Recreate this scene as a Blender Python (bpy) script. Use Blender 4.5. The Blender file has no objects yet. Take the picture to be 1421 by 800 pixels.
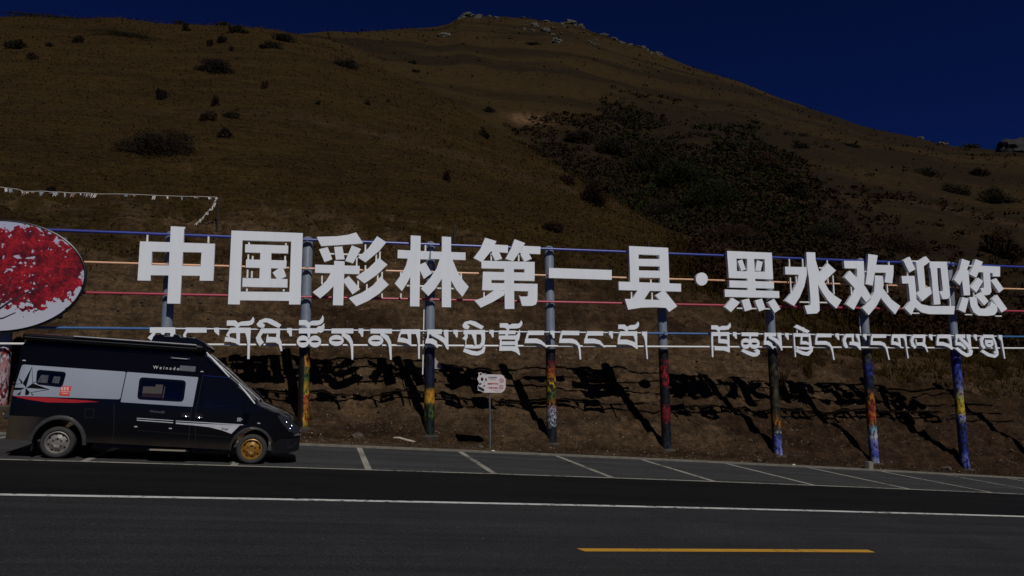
import bpy, bmesh, math, random
import numpy as np
from mathutils import Vector, Matrix
from mathutils.geometry import delaunay_2d_cdt

random.seed(7); rng = np.random.default_rng(7)
SC = bpy.context.scene
COL = SC.collection

# ------------------------------------------------------------------ camera
F_PX, CX, CY = 1026.0, 710.5, 400.0            # pinhole of the photograph (1421 x 800)
R = np.array([[0.96923095, 0.02354717, 0.24502426],
              [-0.2459889, 0.12900972, 0.96064872],
              [-0.00898996, -0.99136372, 0.13083255]])   # columns: camera right, down, forward in the world
cam_d = bpy.data.cameras.new('camera'); cam = bpy.data.objects.new('camera', cam_d); COL.objects.link(cam)
cam_d.sensor_width = 36.0; cam_d.lens = 36.0 * F_PX / 1421.0
cam_d.clip_start = 0.1; cam_d.clip_end = 5000
m = Matrix.Identity(4)
for i in range(3):
    m[i][0] = R[i, 0]; m[i][1] = -R[i, 1]; m[i][2] = -R[i, 2]
cam.matrix_world = m
SC.camera = cam

# ------------------------------------------------------------------ light
SUN_EL, SUN_AZ = math.radians(47.0), math.radians(13.0)   # behind the camera, a little to its right
world = bpy.data.worlds.new('World'); SC.world = world; world.use_nodes = True
wn = world.node_tree.nodes; wl = world.node_tree.links
sky = wn.new('ShaderNodeTexSky'); sky.sky_type = 'NISHITA'; sky.sun_disc = False
sky.sun_elevation = SUN_EL; sky.sun_rotation = math.pi - SUN_AZ
sky.altitude = 6000; sky.air_density = 0.6; sky.dust_density = 0.0; sky.ozone_density = 6.0
tint = wn.new('ShaderNodeMix'); tint.data_type = 'RGBA'; tint.blend_type = 'MULTIPLY'; tint.inputs[0].default_value = 1.0
tint.inputs[7].default_value = (0.20, 0.355, 1.0, 1)          # very deep high-altitude blue
wl.new(sky.outputs[0], tint.inputs[6]); wl.new(tint.outputs[2], wn['Background'].inputs[0]); wn['Background'].inputs[1].default_value = 0.05
sun_d = bpy.data.lights.new('sun', 'SUN'); sun = bpy.data.objects.new('sun', sun_d); COL.objects.link(sun)
sun_d.energy = 4.6; sun_d.angle = math.radians(0.5); sun_d.color = (1.0, 0.965, 0.91)
Ldir = Vector((-math.sin(SUN_AZ) * math.cos(SUN_EL), math.cos(SUN_AZ) * math.cos(SUN_EL), -math.sin(SUN_EL)))
sun.rotation_euler = Ldir.to_track_quat('-Z', 'Y').to_euler()
SC.view_settings.view_transform = 'Standard'
SC.view_settings.look = 'None'
SC.view_settings.gamma = 1.0
SC.view_settings.use_curve_mapping = False
SC.view_settings.exposure = -0.92

# ------------------------------------------------------------------ helpers
def ray(u, v):
    return R @ np.array([(u - CX) / F_PX, (v - CY) / F_PX, 1.0])
def at_y(u, v, y):
    r = ray(u, v); return r * (y / r[1])
def tag(o, label=None, cat=None, group=None, kind=None):
    if label: o['label'] = label
    if cat: o['category'] = cat
    if group: o['group'] = group
    if kind: o['kind'] = kind
    return o
def empty(name, loc, label, cat, group=None):
    o = bpy.data.objects.new(name, None); COL.objects.link(o); o.location = loc; o.empty_display_size = 0.2
    return tag(o, label, cat, group)
def srgb(r, g, b):
    f = lambda c: (c / 255 / 12.92) if c / 255 <= 0.04045 else ((c / 255 + 0.055) / 1.055) ** 2.4
    return (f(r), f(g), f(b))
def link_mesh(name, verts, faces, mat, parent=None, smooth=False, sharp=None):
    me = bpy.data.meshes.new(name); me.from_pydata([tuple(map(float, p)) for p in verts], [], [tuple(f) for f in faces]); me.update()
    if mat: me.materials.append(mat)
    if smooth:
        me.polygons.foreach_set('use_smooth', [True] * len(me.polygons))
        if sharp: me.set_sharp_from_angle(angle=math.radians(sharp))
    o = bpy.data.objects.new(name, me); COL.objects.link(o)
    if parent: o.parent = parent
    return o
class MB:
    """collects shapes into one mesh"""
    def __init__(s): s.v = []; s.f = []
    def add(s, vs, fs):
        b = len(s.v); s.v += [tuple(map(float, p)) for p in vs]; s.f += [tuple(i + b for i in f) for f in fs]; return s
    def box(s, x0, x1, y0, y1, z0, z1, bev=0.0):
        if bev <= 0:
            vs = [(x, y, z) for z in (z0, z1) for y in (y0, y1) for x in (x0, x1)]
            return s.add(vs, [(0, 2, 3, 1), (4, 5, 7, 6), (0, 1, 5, 4), (1, 3, 7, 5), (3, 2, 6, 7), (2, 0, 4, 6)])
        bm = bmesh.new(); bmesh.ops.create_cube(bm, size=1)
        for q in bm.verts: q.co = Vector(((x0 + x1) / 2 + q.co.x * (x1 - x0), (y0 + y1) / 2 + q.co.y * (y1 - y0), (z0 + z1) / 2 + q.co.z * (z1 - z0)))
        bmesh.ops.bevel(bm, geom=bm.edges[:], offset=bev, segments=2, affect='EDGES')
        bm.verts.ensure_lookup_table(); bm.verts.index_update()
        s.add([q.co for q in bm.verts], [[q.index for q in f.verts] for f in bm.faces]); bm.free(); return s
    def tube(s, pts, rad, n=10, cap=True):
        pts = [Vector(p) for p in pts]; rads = rad if isinstance(rad, (list, tuple)) else [rad] * len(pts)
        rings = []
        for i, p in enumerate(pts):
            t = (pts[min(i + 1, len(pts) - 1)] - pts[max(i - 1, 0)]).normalized()
            a = t.cross(Vector((0, 0, 1)) if abs(t.z) < 0.9 else Vector((1, 0, 0))).normalized(); b = t.cross(a)
            rings.append([p + (a * math.cos(2 * math.pi * k / n) + b * math.sin(2 * math.pi * k / n)) * rads[i] for k in range(n)])
        vs = [q for r_ in rings for q in r_]; fs = []
        for i in range(len(pts) - 1):
            for k in range(n):
                fs.append((i * n + k, i * n + (k + 1) % n, (i + 1) * n + (k + 1) % n, (i + 1) * n + k))
        if cap: fs.append(tuple(range(n - 1, -1, -1))); fs.append(tuple((len(pts) - 1) * n + k for k in range(n)))
        return s.add(vs, fs)
    def lathe(s, prof, n=40, axis='z', c=(0, 0, 0)):
        """prof: (radius, height) list"""
        vs = []; fs = []
        for (r_, h) in prof:
            for k in range(n):
                a = 2 * math.pi * k / n; x, y = r_ * math.cos(a), r_ * math.sin(a)
                vs.append({'z': (c[0] + x, c[1] + y, c[2] + h), 'y': (c[0] + x, c[1] + h, c[2] + y)}[axis])
        for i in range(len(prof) - 1):
            for k in range(n):
                fs.append((i * n + k, i * n + (k + 1) % n, (i + 1) * n + (k + 1) % n, (i + 1) * n + k))
        return s.add(vs, fs)
    def build(s, name, mat, parent=None, smooth=False, sharp=35):
        return link_mesh(name, s.v, s.f, mat, parent, smooth, sharp)

def flat_union(polys, grid=None):
    """union of overlapping 2D polygons -> verts2d, tris, boundary edges"""
    vs, fs = [], []
    for p in polys:
        a = sum(p[i][0] * p[(i + 1) % len(p)][1] - p[(i + 1) % len(p)][0] * p[i][1] for i in range(len(p)))
        if abs(a) < 1e-9: continue
        q = p if a > 0 else p[::-1]
        fs.append(list(range(len(vs), len(vs) + len(q)))); vs += [Vector((float(x), float(y))) for x, y in q]
    if grid: vs += [Vector(g) for g in grid]
    V, E, Fc, ov, oe, of = delaunay_2d_cdt(vs, [], fs, 0, 1e-5)
    tris = [f for f, o in zip(Fc, of) if len(o)]
    cnt = {}
    for f in tris:
        for i in range(len(f)):
            e = (f[i], f[(i + 1) % len(f)]); cnt[e] = cnt.get(e, 0) + 1
    bnd = [e for e in cnt if (e[1], e[0]) not in cnt]
    return [tuple(v) for v in V], tris, bnd
def plate(V, tris, bnd, fn_front, fn_back):
    """solid plate from a planar triangulation; fn maps 2D -> 3D"""
    n = len(V); vs = [fn_front(*p) for p in V] + [fn_back(*p) for p in V]
    fs = [tuple(t) for t in tris] + [tuple(i + n for i in reversed(t)) for t in tris]
    fs += [(b, a, a + n, b + n) for a, b in bnd]
    return vs, fs
def fix_normals(o):
    bm = bmesh.new(); bm.from_mesh(o.data); bmesh.ops.recalc_face_normals(bm, faces=bm.faces[:]); bm.to_mesh(o.data); bm.free()
def stroke(pts):
    """polyline with widths (x,y,w) -> polygons"""
    out = []
    for (x0, y0, w0), (x1, y1, w1) in zip(pts[:-1], pts[1:]):
        d = math.hypot(x1 - x0, y1 - y0) or 1e-6; nx, ny = -(y1 - y0) / d, (x1 - x0) / d
        out.append([(x0 + nx * w0 / 2, y0 + ny * w0 / 2), (x1 + nx * w1 / 2, y1 + ny * w1 / 2), (x1 - nx * w1 / 2, y1 - ny * w1 / 2), (x0 - nx * w0 / 2, y0 - ny * w0 / 2)])
    for (x, y, w) in pts[1:-1]:
        out.append([(x + w / 2 * math.cos(k * math.pi / 4 + .2), y + w / 2 * math.sin(k * math.pi / 4 + .2)) for k in range(8)])
    return out
def ring(cx, cy, rx, ry, hx, hy, n=20):
    """annulus with a flattened hole, as quads"""
    out = []
    for k in range(n):
        a, b = 2 * math.pi * k / n, 2 * math.pi * (k + 1) / n
        out.append([(cx + rx * math.cos(a), cy + ry * math.sin(a)), (cx + rx * math.cos(b), cy + ry * math.sin(b)),
                    (cx + hx * math.cos(b), cy + hy * math.sin(b)), (cx + hx * math.cos(a), cy + hy * math.sin(a))])
    return out

# ------------------------------------------------------------------ materials
def new_mat(name):
    mt = bpy.data.materials.new(name); mt.use_nodes = True
    return mt, mt.node_tree.nodes, mt.node_tree.links, mt.node_tree.nodes['Principled BSDF']
def setv(b, **k):
    for n_, v in k.items():
        n_ = n_.replace('_', ' ')
        for key in b.inputs.keys():
            if key.lower() == n_.lower(): b.inputs[key].default_value = v
def noise(nt, scale, detail=4, rough=0.55, vec=None, dist=0.0):
    t = nt.nodes.new('ShaderNodeTexNoise'); t.inputs['Scale'].default_value = scale; t.inputs['Detail'].default_value = detail
    t.inputs['Roughness'].default_value = rough; t.inputs['Distortion'].default_value = dist
    if vec: nt.links.new(vec, t.inputs['Vector'])
    return t
def ramp(nt, src, stops):
    r_ = nt.nodes.new('ShaderNodeValToRGB'); e = r_.color_ramp.elements
    while len(e) < len(stops): e.new(0.5)
    for el, (p, c) in zip(e, stops): el.position = p; el.color = (*c, 1) if len(c) == 3 else c
    nt.links.new(src, r_.inputs[0]); return r_
def mixc(nt, fac, a, b, mode='MIX'):
    mx = nt.nodes.new('ShaderNodeMix'); mx.data_type = 'RGBA'; mx.blend_type = mode
    for sock, val in ((mx.inputs[0], fac), (mx.inputs[6], a), (mx.inputs[7], b)):
        if hasattr(val, 'is_output'): nt.links.new(val, sock)
        elif isinstance(val, (int, float)): sock.default_value = val
        else: sock.default_value = (*val, 1)
    return mx.outputs[2]
def mathn(nt, op, a, b=0.0, clamp=False):
    n_ = nt.nodes.new('ShaderNodeMath'); n_.operation = op; n_.use_clamp = clamp
    for s_, v in ((n_.inputs[0], a), (n_.inputs[1], b)):
        if hasattr(v, 'is_output'): nt.links.new(v, s_)
        else: s_.default_value = v
    return n_.outputs[0]
def bump(nt, b, h, strength=0.3, dist=0.02):
    bp = nt.nodes.new('ShaderNodeBump'); bp.inputs['Strength'].default_value = strength; bp.inputs['Distance'].default_value = dist
    nt.links.new(h, bp.inputs['Height']); nt.links.new(bp.outputs[0], b.inputs['Normal'])
def coords(nt, kind='Object', scale=None):
    t = nt.nodes.new('ShaderNodeTexCoord').outputs[kind]
    if scale:
        mp = nt.nodes.new('ShaderNodeMapping'); mp.inputs['Scale'].default_value = scale; nt.links.new(t, mp.inputs['Vector']); return mp.outputs[0]
    return t
def paint(name, col, rough=0.5, metal=0.0, var=0.12, scale=6.0, coat=0.0, bumps=0.0, spec=0.5):
    mt, N, L, b = new_mat(name); nt = mt.node_tree
    setv(b, roughness=rough, metallic=metal, coat_weight=coat, coat_roughness=0.05, specular_ior_level=spec)
    nz = noise(nt, scale, 6, 0.6, coords(nt))
    L.new(ramp(nt, nz.outputs[0], [(0.3, tuple(c * (1 - var) for c in col)), (0.7, tuple(min(1, c * (1 + var)) for c in col))]).outputs[0], b.inputs['Base Color'])
    if bumps: bump(nt, b, nz.outputs[0], bumps)
    return mt

def letter_paint(name, col, rough, var=0.05, scale=1.6):
    mt, N, L, b = new_mat(name); nt = mt.node_tree; setv(b, roughness=rough)
    a = noise(nt, 1.0, 5, 0.6, coords(nt, 'Object', (5.0, 1.0, 0.5))); g = noise(nt, 0.8, 3, 0.5, coords(nt))
    c = ramp(nt, a.outputs[0], [(0.35, tuple(x * (1 - var) for x in col)), (0.62, col)]).outputs[0]
    c = mixc(nt, 1.0, c, ramp(nt, g.outputs[0], [(0.35, (0.955, 0.96, 0.97)), (0.65, (1.0, 1.0, 1.0))]).outputs[0], 'MULTIPLY')
    L.new(c, b.inputs['Base Color']); return mt
M = {}
M['letter'] = letter_paint('white_letter_paint', (0.845, 0.875, 0.91), 0.45, 0.05)
M['white_metal'] = paint('white_rail_paint', (0.78, 0.78, 0.75), 0.5, var=0.08)
M['blue_rail'] = paint('blue_rail_paint', (0.030, 0.050, 0.30), 0.4)
M['teal_rail'] = paint('steel_blue_rail_paint', (0.0405, 0.1350, 0.3240), 0.4)
M['orange_rail'] = paint('peach_rail_paint', (0.8100, 0.4590, 0.2700), 0.45)
M['red_rail'] = paint('crimson_rail_paint', (0.40, 0.040, 0.075), 0.45)
M['post_grey'] = paint('grey_post_paint', (0.165, 0.195, 0.245), 0.45, var=0.1, scale=3)
M['black_trim'] = paint('black_trim', (0.006, 0.006, 0.007), 0.4)
M['rubber'] = paint('tyre_rubber', (0.0297, 0.0284, 0.0270), 0.8, var=0.2, scale=20, bumps=0.2)
M['steel_rim'] = paint('dusty_steel_rim', (0.21, 0.19, 0.17), 0.5, metal=0.2, var=0.25, scale=12)
M['gold_rim'] = paint('gold_painted_rim', (0.29, 0.145, 0.022), 0.4, metal=0.25, var=0.25, scale=14)
M['chrome'] = paint('polished_chrome', (0.75, 0.76, 0.78), 0.12, metal=1.0, var=0.05)
M['silver'] = paint('silver_panel_paint', (0.375, 0.415, 0.475), 0.38, metal=0.25, var=0.05, scale=1.2, coat=0.3)
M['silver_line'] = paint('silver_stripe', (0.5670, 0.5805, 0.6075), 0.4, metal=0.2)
M['red_decal'] = paint('red_decal', (0.4050, 0.0162, 0.0216), 0.4)
M['badge_red'] = paint('red_badge', (0.6480, 0.0473, 0.0338), 0.45)
M['white_decal'] = paint('white_decal', (0.68, 0.68, 0.68), 0.45)
M['dark_glass'] = paint('dark_tinted_glass', (0.004, 0.0045, 0.005), 0.03, var=0.02)
M['lamp_glass'] = paint('headlamp_lens', (0.02, 0.022, 0.035), 0.06, coat=1.0)
M['beige'] = paint('beige_blind', (0.30, 0.26, 0.21), 0.7)
M['brown_wood'] = paint('brown_cabinet', (0.09, 0.035, 0.028), 0.6)
M['blind_grey'] = paint('pale_grey_curtain', (0.30, 0.30, 0.33), 0.8, var=0.4, scale=14)
M['painted_glint'] = paint('painted_glint', (0.75, 0.76, 0.8), 0.3, var=0.05)  # pale colour standing in for sun glints on the pillar
M['gloss_black'] = paint('gloss_black_shell', (0.004, 0.004, 0.005), 0.22, spec=0.35)
M['ink_black'] = paint('matt_black_vinyl', (0.004, 0.004, 0.005), 0.8, spec=0.08)
M['step'] = paint('aluminium_step', (0.4590, 0.4050, 0.2970), 0.4, metal=0.5)
M['concrete'] = paint('kerb_concrete', (0.125, 0.115, 0.092), 0.9, var=0.3, scale=5, bumps=0.3)
M['galv'] = paint('galvanised_steel', (0.1485, 0.1553, 0.1688), 0.45, metal=0.4)
M['sign_white'] = paint('sign_face', (0.60, 0.55, 0.55), 0.5, var=0.06, scale=9)
M['sign_red'] = paint('sign_red_ink', (0.4050, 0.0270, 0.0405), 0.5)
M['sign_black'] = paint('sign_black_ink', (0.008, 0.008, 0.012), 0.5)
M['sign_grey'] = paint('sign_grey_ink', (0.1215, 0.1080, 0.1148), 0.5)
M['wood_dark'] = paint('weathered_wood', (0.022, 0.017, 0.013), 0.9, var=0.4)
M['wood_pale'] = paint('bleached_stick', (0.4050, 0.3510, 0.2700), 0.8, var=0.25)
M['twig'] = paint('bare_twigs', (0.015, 0.0105, 0.0075), 0.9, var=0.4, scale=1.5, spec=0.05)
M['leaf_dark'] = paint('dull_olive_leaves', (0.0150, 0.0125, 0.0065), 0.85, var=0.6, scale=1.2, spec=0.05)
M['leaf_green'] = paint('dark_green_leaves', (0.0110, 0.0135, 0.0045), 0.85, var=0.6, scale=1.2, spec=0.05)
M['leaf_red'] = paint('russet_leaves', (0.0205, 0.0115, 0.0070), 0.85, var=0.6, scale=1.2, spec=0.05)
M['dry_grass'] = paint('dry_grass_blades', (0.0391, 0.0236, 0.0060), 1.0, var=0.55, scale=2.2, spec=0.05)
M['hill_grass'] = paint('hill_grass_blades', (0.0345, 0.0210, 0.0049), 1.0, var=0.5, scale=0.8, spec=0.05)
M['gully_dull'] = paint('gully_dull_leaves', (0.0230, 0.0170, 0.0085), 1.0, var=0.5, scale=0.4, spec=0.03)
M['gully_twig'] = paint('gully_bare_twigs', (0.0210, 0.0135, 0.0085), 1.0, var=0.5, scale=0.4, spec=0.03)
M['gully_red'] = paint('gully_russet_leaves', (0.0290, 0.0155, 0.0080), 1.0, var=0.5, scale=0.4, spec=0.03)
M['gully_green'] = paint('gully_green_leaves', (0.0150, 0.0200, 0.0055), 1.0, var=0.5, scale=0.4, spec=0.03)
M['scrub'] = paint('low_scrub', (0.0204, 0.0114, 0.0030), 1.0, var=0.5, scale=0.4, spec=0.05)
M['flag_white'] = paint('faded_flag_cloth', (0.5670, 0.5400, 0.4995), 0.8, var=0.3)

def glass_pane():
    mt, N, L, b = new_mat('clear_window_glass'); nt = mt.node_tree
    tr = N.new('ShaderNodeBsdfTransparent'); tr.inputs[0].default_value = (0.75, 0.75, 0.75, 1)
    gl = N.new('ShaderNodeBsdfGlossy'); gl.inputs['Roughness'].default_value = 0.03
    mx = N.new('ShaderNodeMixShader'); mx.inputs[0].default_value = 0.05
    L.new(tr.outputs[0], mx.inputs[1]); L.new(gl.outputs[0], mx.inputs[2])
    L.new(mx.outputs[0], N['Material Output'].inputs[0]); return mt
M['pane'] = glass_pane()

def van_paint():
    mt, N, L, b = new_mat('black_van_paint'); nt = mt.node_tree
    setv(b, coat_weight=0.05, coat_roughness=0.04, specular_ior_level=0.3)
    co = coords(nt); sp = N.new('ShaderNodeSeparateXYZ'); L.new(co, sp.inputs[0])
    nz = noise(nt, 3.5, 8, 0.65, co)
    low = mathn(nt, 'MULTIPLY_ADD', sp.outputs[2], -1.9); low.node.inputs[2].default_value = 1.02    # dust rises to about 0.7 m
    back = mathn(nt, 'MULTIPLY_ADD', sp.outputs[0], -1.3); back.node.inputs[2].default_value = -0.25  # and more behind the rear wheel
    low = mathn(nt, 'MINIMUM', low, 0.30); back = mathn(nt, 'MAXIMUM', back, 0.0)
    hlim = mathn(nt, 'LESS_THAN', sp.outputs[2], 0.83); back = mathn(nt, 'MULTIPLY', back, hlim)
    d = mathn(nt, 'ADD', mathn(nt, 'MAXIMUM', low, 0.0), back)
    d = mathn(nt, 'MULTIPLY', d, mathn(nt, 'MULTIPLY_ADD', nz.outputs[0], 1.2), clamp=True)
    L.new(mixc(nt, d, (0.0035, 0.0037, 0.0045), (0.042, 0.030, 0.020)), b.inputs['Base Color'])
    rr = mathn(nt, 'MULTIPLY_ADD', d, 0.8); rr.node.inputs[2].default_value = 0.16
    L.new(rr, b.inputs['Roughness'])
    L.new(mathn(nt, 'SUBTRACT', 0.05, d, clamp=True), b.inputs['Coat Weight'])
    return mt
M['van'] = van_paint()

def asphalt(name, col, streak, speck):
    mt, N, L, b = new_mat(name); nt = mt.node_tree
    setv(b, roughness=0.9, specular_ior_level=0.1)
    co = coords(nt)
    fine = noise(nt, 34, 5, 0.75, co); mid = noise(nt, 0.7, 5, 0.6, co)
    st = noise(nt, 1.0, 6, 0.6, coords(nt, 'Object', (0.06, 2.2, 1)))
    c = ramp(nt, fine.outputs[0], [(0.34, tuple(x * 0.42 for x in col)), (0.66, tuple(x * 1.6 for x in col))]).outputs[0]
    c = mixc(nt, 1.0, c, ramp(nt, mid.outputs[0], [(0.3, (0.86,) * 3), (0.7, (1.14,) * 3)]).outputs[0], 'MULTIPLY')
    c = mixc(nt, 1.0, c, ramp(nt, st.outputs[0], [(0.35, (1 - streak,) * 3), (0.65, (1 + streak,) * 3)]).outputs[0], 'MULTIPLY')
    vo = N.new('ShaderNodeTexVoronoi'); vo.inputs['Scale'].default_value = 7; L.new(co, vo.inputs['Vector'])
    spk = ramp(nt, vo.outputs['Distance'], [(0.0, (1, 1, 1)), (0.06, (1, 1, 1)), (0.13, (0, 0, 0))]).outputs[0]
    sel = ramp(nt, noise(nt, 5, 2, 0.5, co).outputs[0], [(0.52, (0, 0, 0)), (0.68, (1, 1, 1))]).outputs[0]
    k = mixc(nt, 1.0, spk, sel, 'MULTIPLY')
    k = mixc(nt, 1.0, k, (speck,) * 3, 'MULTIPLY')
    c = mixc(nt, 1.0, c, k, 'ADD')
    L.new(c, b.inputs['Base Color']); bump(nt, b, fine.outputs[0], 0.35, 0.01)
    return mt
M['asphalt'] = asphalt('worn_asphalt', (0.0260, 0.0260, 0.0282), 0.20, 0.10)
M['asphalt_dark'] = asphalt('dark_asphalt_shoulder', (0.0078, 0.0076, 0.0082), 0.3, 0.006)
M['asphalt_park'] = asphalt('parking_asphalt', (0.0425, 0.042, 0.0425), 0.22, 0.03)

def line_paint(name, col, wear):
    mt, N, L, b = new_mat(name); nt = mt.node_tree; setv(b, roughness=0.7)
    co = coords(nt); nz = noise(nt, 9, 8, 0.7, co); n2 = noise(nt, 0.8, 3, 0.5, co)
    s = mathn(nt, 'ADD', nz.outputs[0], mathn(nt, 'MULTIPLY', n2.outputs[0], 0.5))
    L.new(ramp(nt, s, [(wear - 0.04, (0.02, 0.02, 0.02)), (wear + 0.05, tuple(c * 0.8 for c in col)), (0.95, col)]).outputs[0], b.inputs['Base Color'])
    return mt
M['line_white'] = line_paint('white_lane_paint', (0.6300, 0.6300, 0.6125), 0.66)
M['line_bay'] = line_paint('bay_line_paint', (0.3360, 0.3200, 0.2720), 0.66)
M['line_yellow'] = line_paint('yellow_lane_paint', (0.56, 0.29, 0.022), 0.58)

# ------------------------------------------------------------------ ground geometry (camera height is z = 0)
H0, GA, GB, GC, PSI, KAP = 2.2841, 0.0726, 0.000338, 0.0299, 0.05, 0.000129
def road_z(x, y):
    xc = np.clip(x, -70, 70)
    return -H0 - GA * xc - GB * xc * xc + GC * np.clip(y, -60, 40)
def lane_y(x, w):                       # y of the line lying w metres across the road
    xc = np.clip(x, -80, 80); return w + PSI * x + KAP * xc * xc
def road_hit(u, v):
    r = ray(u, v); t = 10.0
    for _ in range(60):
        P = t * r; g = P[2] - road_z(P[0], P[1]); e = 1e-4; Q = (t + e) * r
        t -= g / (((Q[2] - road_z(Q[0], Q[1])) - g) / e)
    return t * r
def strip(name, x0, x1, w0, w1, dz, mat, nx=None, nw=1, label=None):
    nx = nx or max(2, int((x1 - x0) / 1.0)); xs = np.linspace(x0, x1, nx + 1); ws = np.linspace(w0, w1, nw + 1)
    vs = []; fs = []
    for x in xs:
        for w in ws:
            y = float(lane_y(x, w)); vs.append((x, y, float(road_z(x, y)) + dz))
    k = nw + 1
    for i in range(nx):
        for j in range(nw): fs.append((i * k + j, (i + 1) * k + j, (i + 1) * k + j + 1, i * k + j + 1))
    o = link_mesh(name, vs, fs, mat, smooth=True); return tag(o, kind='structure')
W_WHITE, W_PARK, W_KERB, W_YEL = 13.2493, 17.18, 21.72, 9.7856
M['verge'] = paint('verge_gravel', (0.045, 0.036, 0.026), 0.95, var=0.5, scale=3)
strip('ground', -160, 160, -120, -9.0, -0.05, M['verge'], 100, 12)
strip('road', -160, 160, -9.0, 13.30, 0.0, M['asphalt'], 200, 6)
strip('road_shoulder', -160, 160, 13.30, W_PARK, 0.0, M['asphalt_dark'], 200, 3)
strip('parking_area', -160, 160, W_PARK, W_KERB, 0.0, M['asphalt_park'], 200, 3)
strip('lane_line', -160, 160, W_WHITE - 0.08, W_WHITE + 0.08, 0.004, M['line_white'], 300)
strip('parking_edge_line', -160, 160, W_PARK - 0.06, W_PARK + 0.06, 0.004, M['line_bay'], 300)
# kerb: a long low concrete edge with a front face
xs = np.linspace(-160, 160, 321); kv = []; kf = []
for i, x in enumerate(xs):
    for (w, dz) in ((W_KERB, -0.02), (W_KERB + 0.012, 0.045), (W_KERB + 0.025, 0.055), (W_KERB + 0.16, 0.055), (W_KERB + 0.17, -0.05)):
        y = float(lane_y(x, w)); kv.append((x, y, float(road_z(x, y)) + dz))
for i in range(320):
    for j in range(4): kf.append((i * 5 + j, (i + 1) * 5 + j, (i + 1) * 5 + j + 1, i * 5 + j + 1))
tag(link_mesh('kerb', kv, kf, M['concrete']), kind='structure')
# bay lines across the parking area
bay_px = [((503, 624), (507, 652)), ((638, 629), (688, 656.5)), ((772, 634), (853.5, 663.3)), ((884, 640), (1008, 669)),
          ((1000, 646), (1157, 675.5)), ((1118, 651), (1290, 682)), ((1215, 659), (1416, 685))]
bx = [0.5 * (road_hit(*a)[0] + road_hit(*b)[0]) for a, b in bay_px]
bx += [bx[0] - 2.85 * k for k in (1, 2, 3, 4)] + [bx[-1] + 2.9 * k for k in (1, 2, 3, 4)]
mb = MB()
for x in bx:
    pts = []
    for w in np.linspace(W_PARK + 0.06, W_KERB - 0.02, 7):
        for dx in (-0.075, 0.075):
            y = float(lane_y(x + dx, w)); pts.append((x + dx, y, float(road_z(x + dx, y)) + 0.004))
    mb.add(pts, [(2 * i, 2 * i + 1, 2 * i + 3, 2 * i + 2) for i in range(6)])
tag(mb.build('parking_bay_lines', M['line_bay']), kind='structure')
# yellow centre dash (pointed ends) and its neighbours outside the frame
ya, yb = road_hit(805, 762.5), road_hit(1215, 767.2)
mb = MB()
for k in (-1, 0, 1):
    x0 = ya[0] + k * 13.0; x1 = yb[0] + k * 13.0; pts = []; n = 10
    for i in range(n + 1):
        x = x0 + (x1 - x0) * i / n
        for w in (W_YEL - 0.085, W_YEL + 0.085):
            xx = x + (0.035 if w > W_YEL else -0.02) * (1 if i == 0 else 0) * -1
            y = float(lane_y(xx, w)); pts.append((xx, y, float(road_z(xx, y)) + 0.004))
    mb.add(pts, [(2 * i, 2 * i + 2, 2 * i + 3, 2 * i + 1) for i in range(n)])
tag(mb.build('centre_line', M['line_yellow']), kind='structure')

# ------------------------------------------------------------------ hillside
def hash2(ix, iy, seed):
    n = (ix.astype(np.int64) * 374761393 + iy.astype(np.int64) * 668265263 + seed * 1274126177) & 0xffffffff
    n = ((n ^ (n >> 13)) * 1274126177) & 0xffffffff
    return ((n ^ (n >> 16)) & 0xffff) / 65535.0
def vnoise(x, y, seed=0):
    x = np.asarray(x, float); y = np.asarray(y, float)
    ix = np.floor(x); iy = np.floor(y); fx = x - ix; fy = y - iy
    fx = fx * fx * (3 - 2 * fx); fy = fy * fy * (3 - 2 * fy)
    a = hash2(ix, iy, seed); b = hash2(ix + 1, iy, seed); c = hash2(ix, iy + 1, seed); d = hash2(ix + 1, iy + 1, seed)
    return (a + (b - a) * fx) * (1 - fy) + (c + (d - c) * fx) * fy
def fbm(x, y, seed=0, oct=5, gain=0.5):
    t = 0; a = 1; s = 0
    for k in range(oct):
        t = t + a * (vnoise(x * 2 ** k, y * 2 ** k, seed + k) - 0.5); s += a; a *= gain
    return t / s * 2
def px_curve(pts):
    ph = []; te = []
    for u, v in pts:
        r = ray(u, v); ph.append(math.atan2(r[0], r[1])); te.append(r[2] / math.hypot(r[0], r[1]))
    ph = np.array(ph); te = np.array(te); o = np.argsort(ph); return ph[o], te[o]
def phi_of(u, v=400):
    r = ray(u, v); return math.atan2(r[0], r[1])
C_BANK = px_curve([(-300, 335), (0, 343), (200, 345), (450, 345), (700, 352), (900, 388), (1050, 432), (1200, 470), (1421, 508), (1700, 520)])
C_SPUR = px_curve([(-400, 30), (-100, 20), (0, 16), (40, 14), (100, 19), (160, 17), (230, 26), (330, 29), (380, 34), (420, 43), (450, 54), (500, 76), (560, 101), (620, 131), (700, 183), (760, 219), (850, 273), (900, 304), (960, 340), (1050, 385), (1200, 420), (1421, 455), (1700, 470)])
C_FAR = px_curve([(-400, 120), (0, 90), (300, 70), (400, 48), (440, 45.5), (500, 42), (560, 37), (605, 34), (622, 29), (640, 19), (700, 17.5), (745, 22), (790, 27), (815, 35), (840, 44), (900, 63), (960, 88), (1040, 114), (1100, 138), (1200, 171), (1260, 183), (1320, 199), (1350, 203), (1421, 206), (1700, 240), (2200, 300)])
def uarr(pairs):
    return np.array([phi_of(u) for u, _ in pairs]), np.array([x for _, x in pairs])
R_SPUR = uarr([(-300, 125), (0, 118), (300, 112), (420, 105), (560, 92), (700, 78), (850, 62), (960, 54), (1200, 52), (1421, 58), (1800, 80)])
R_FAR = uarr([(-300, 190), (300, 200), (440, 230), (600, 300), (700, 320), (900, 300), (1100, 250), (1421, 190), (1800, 200)])
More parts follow.
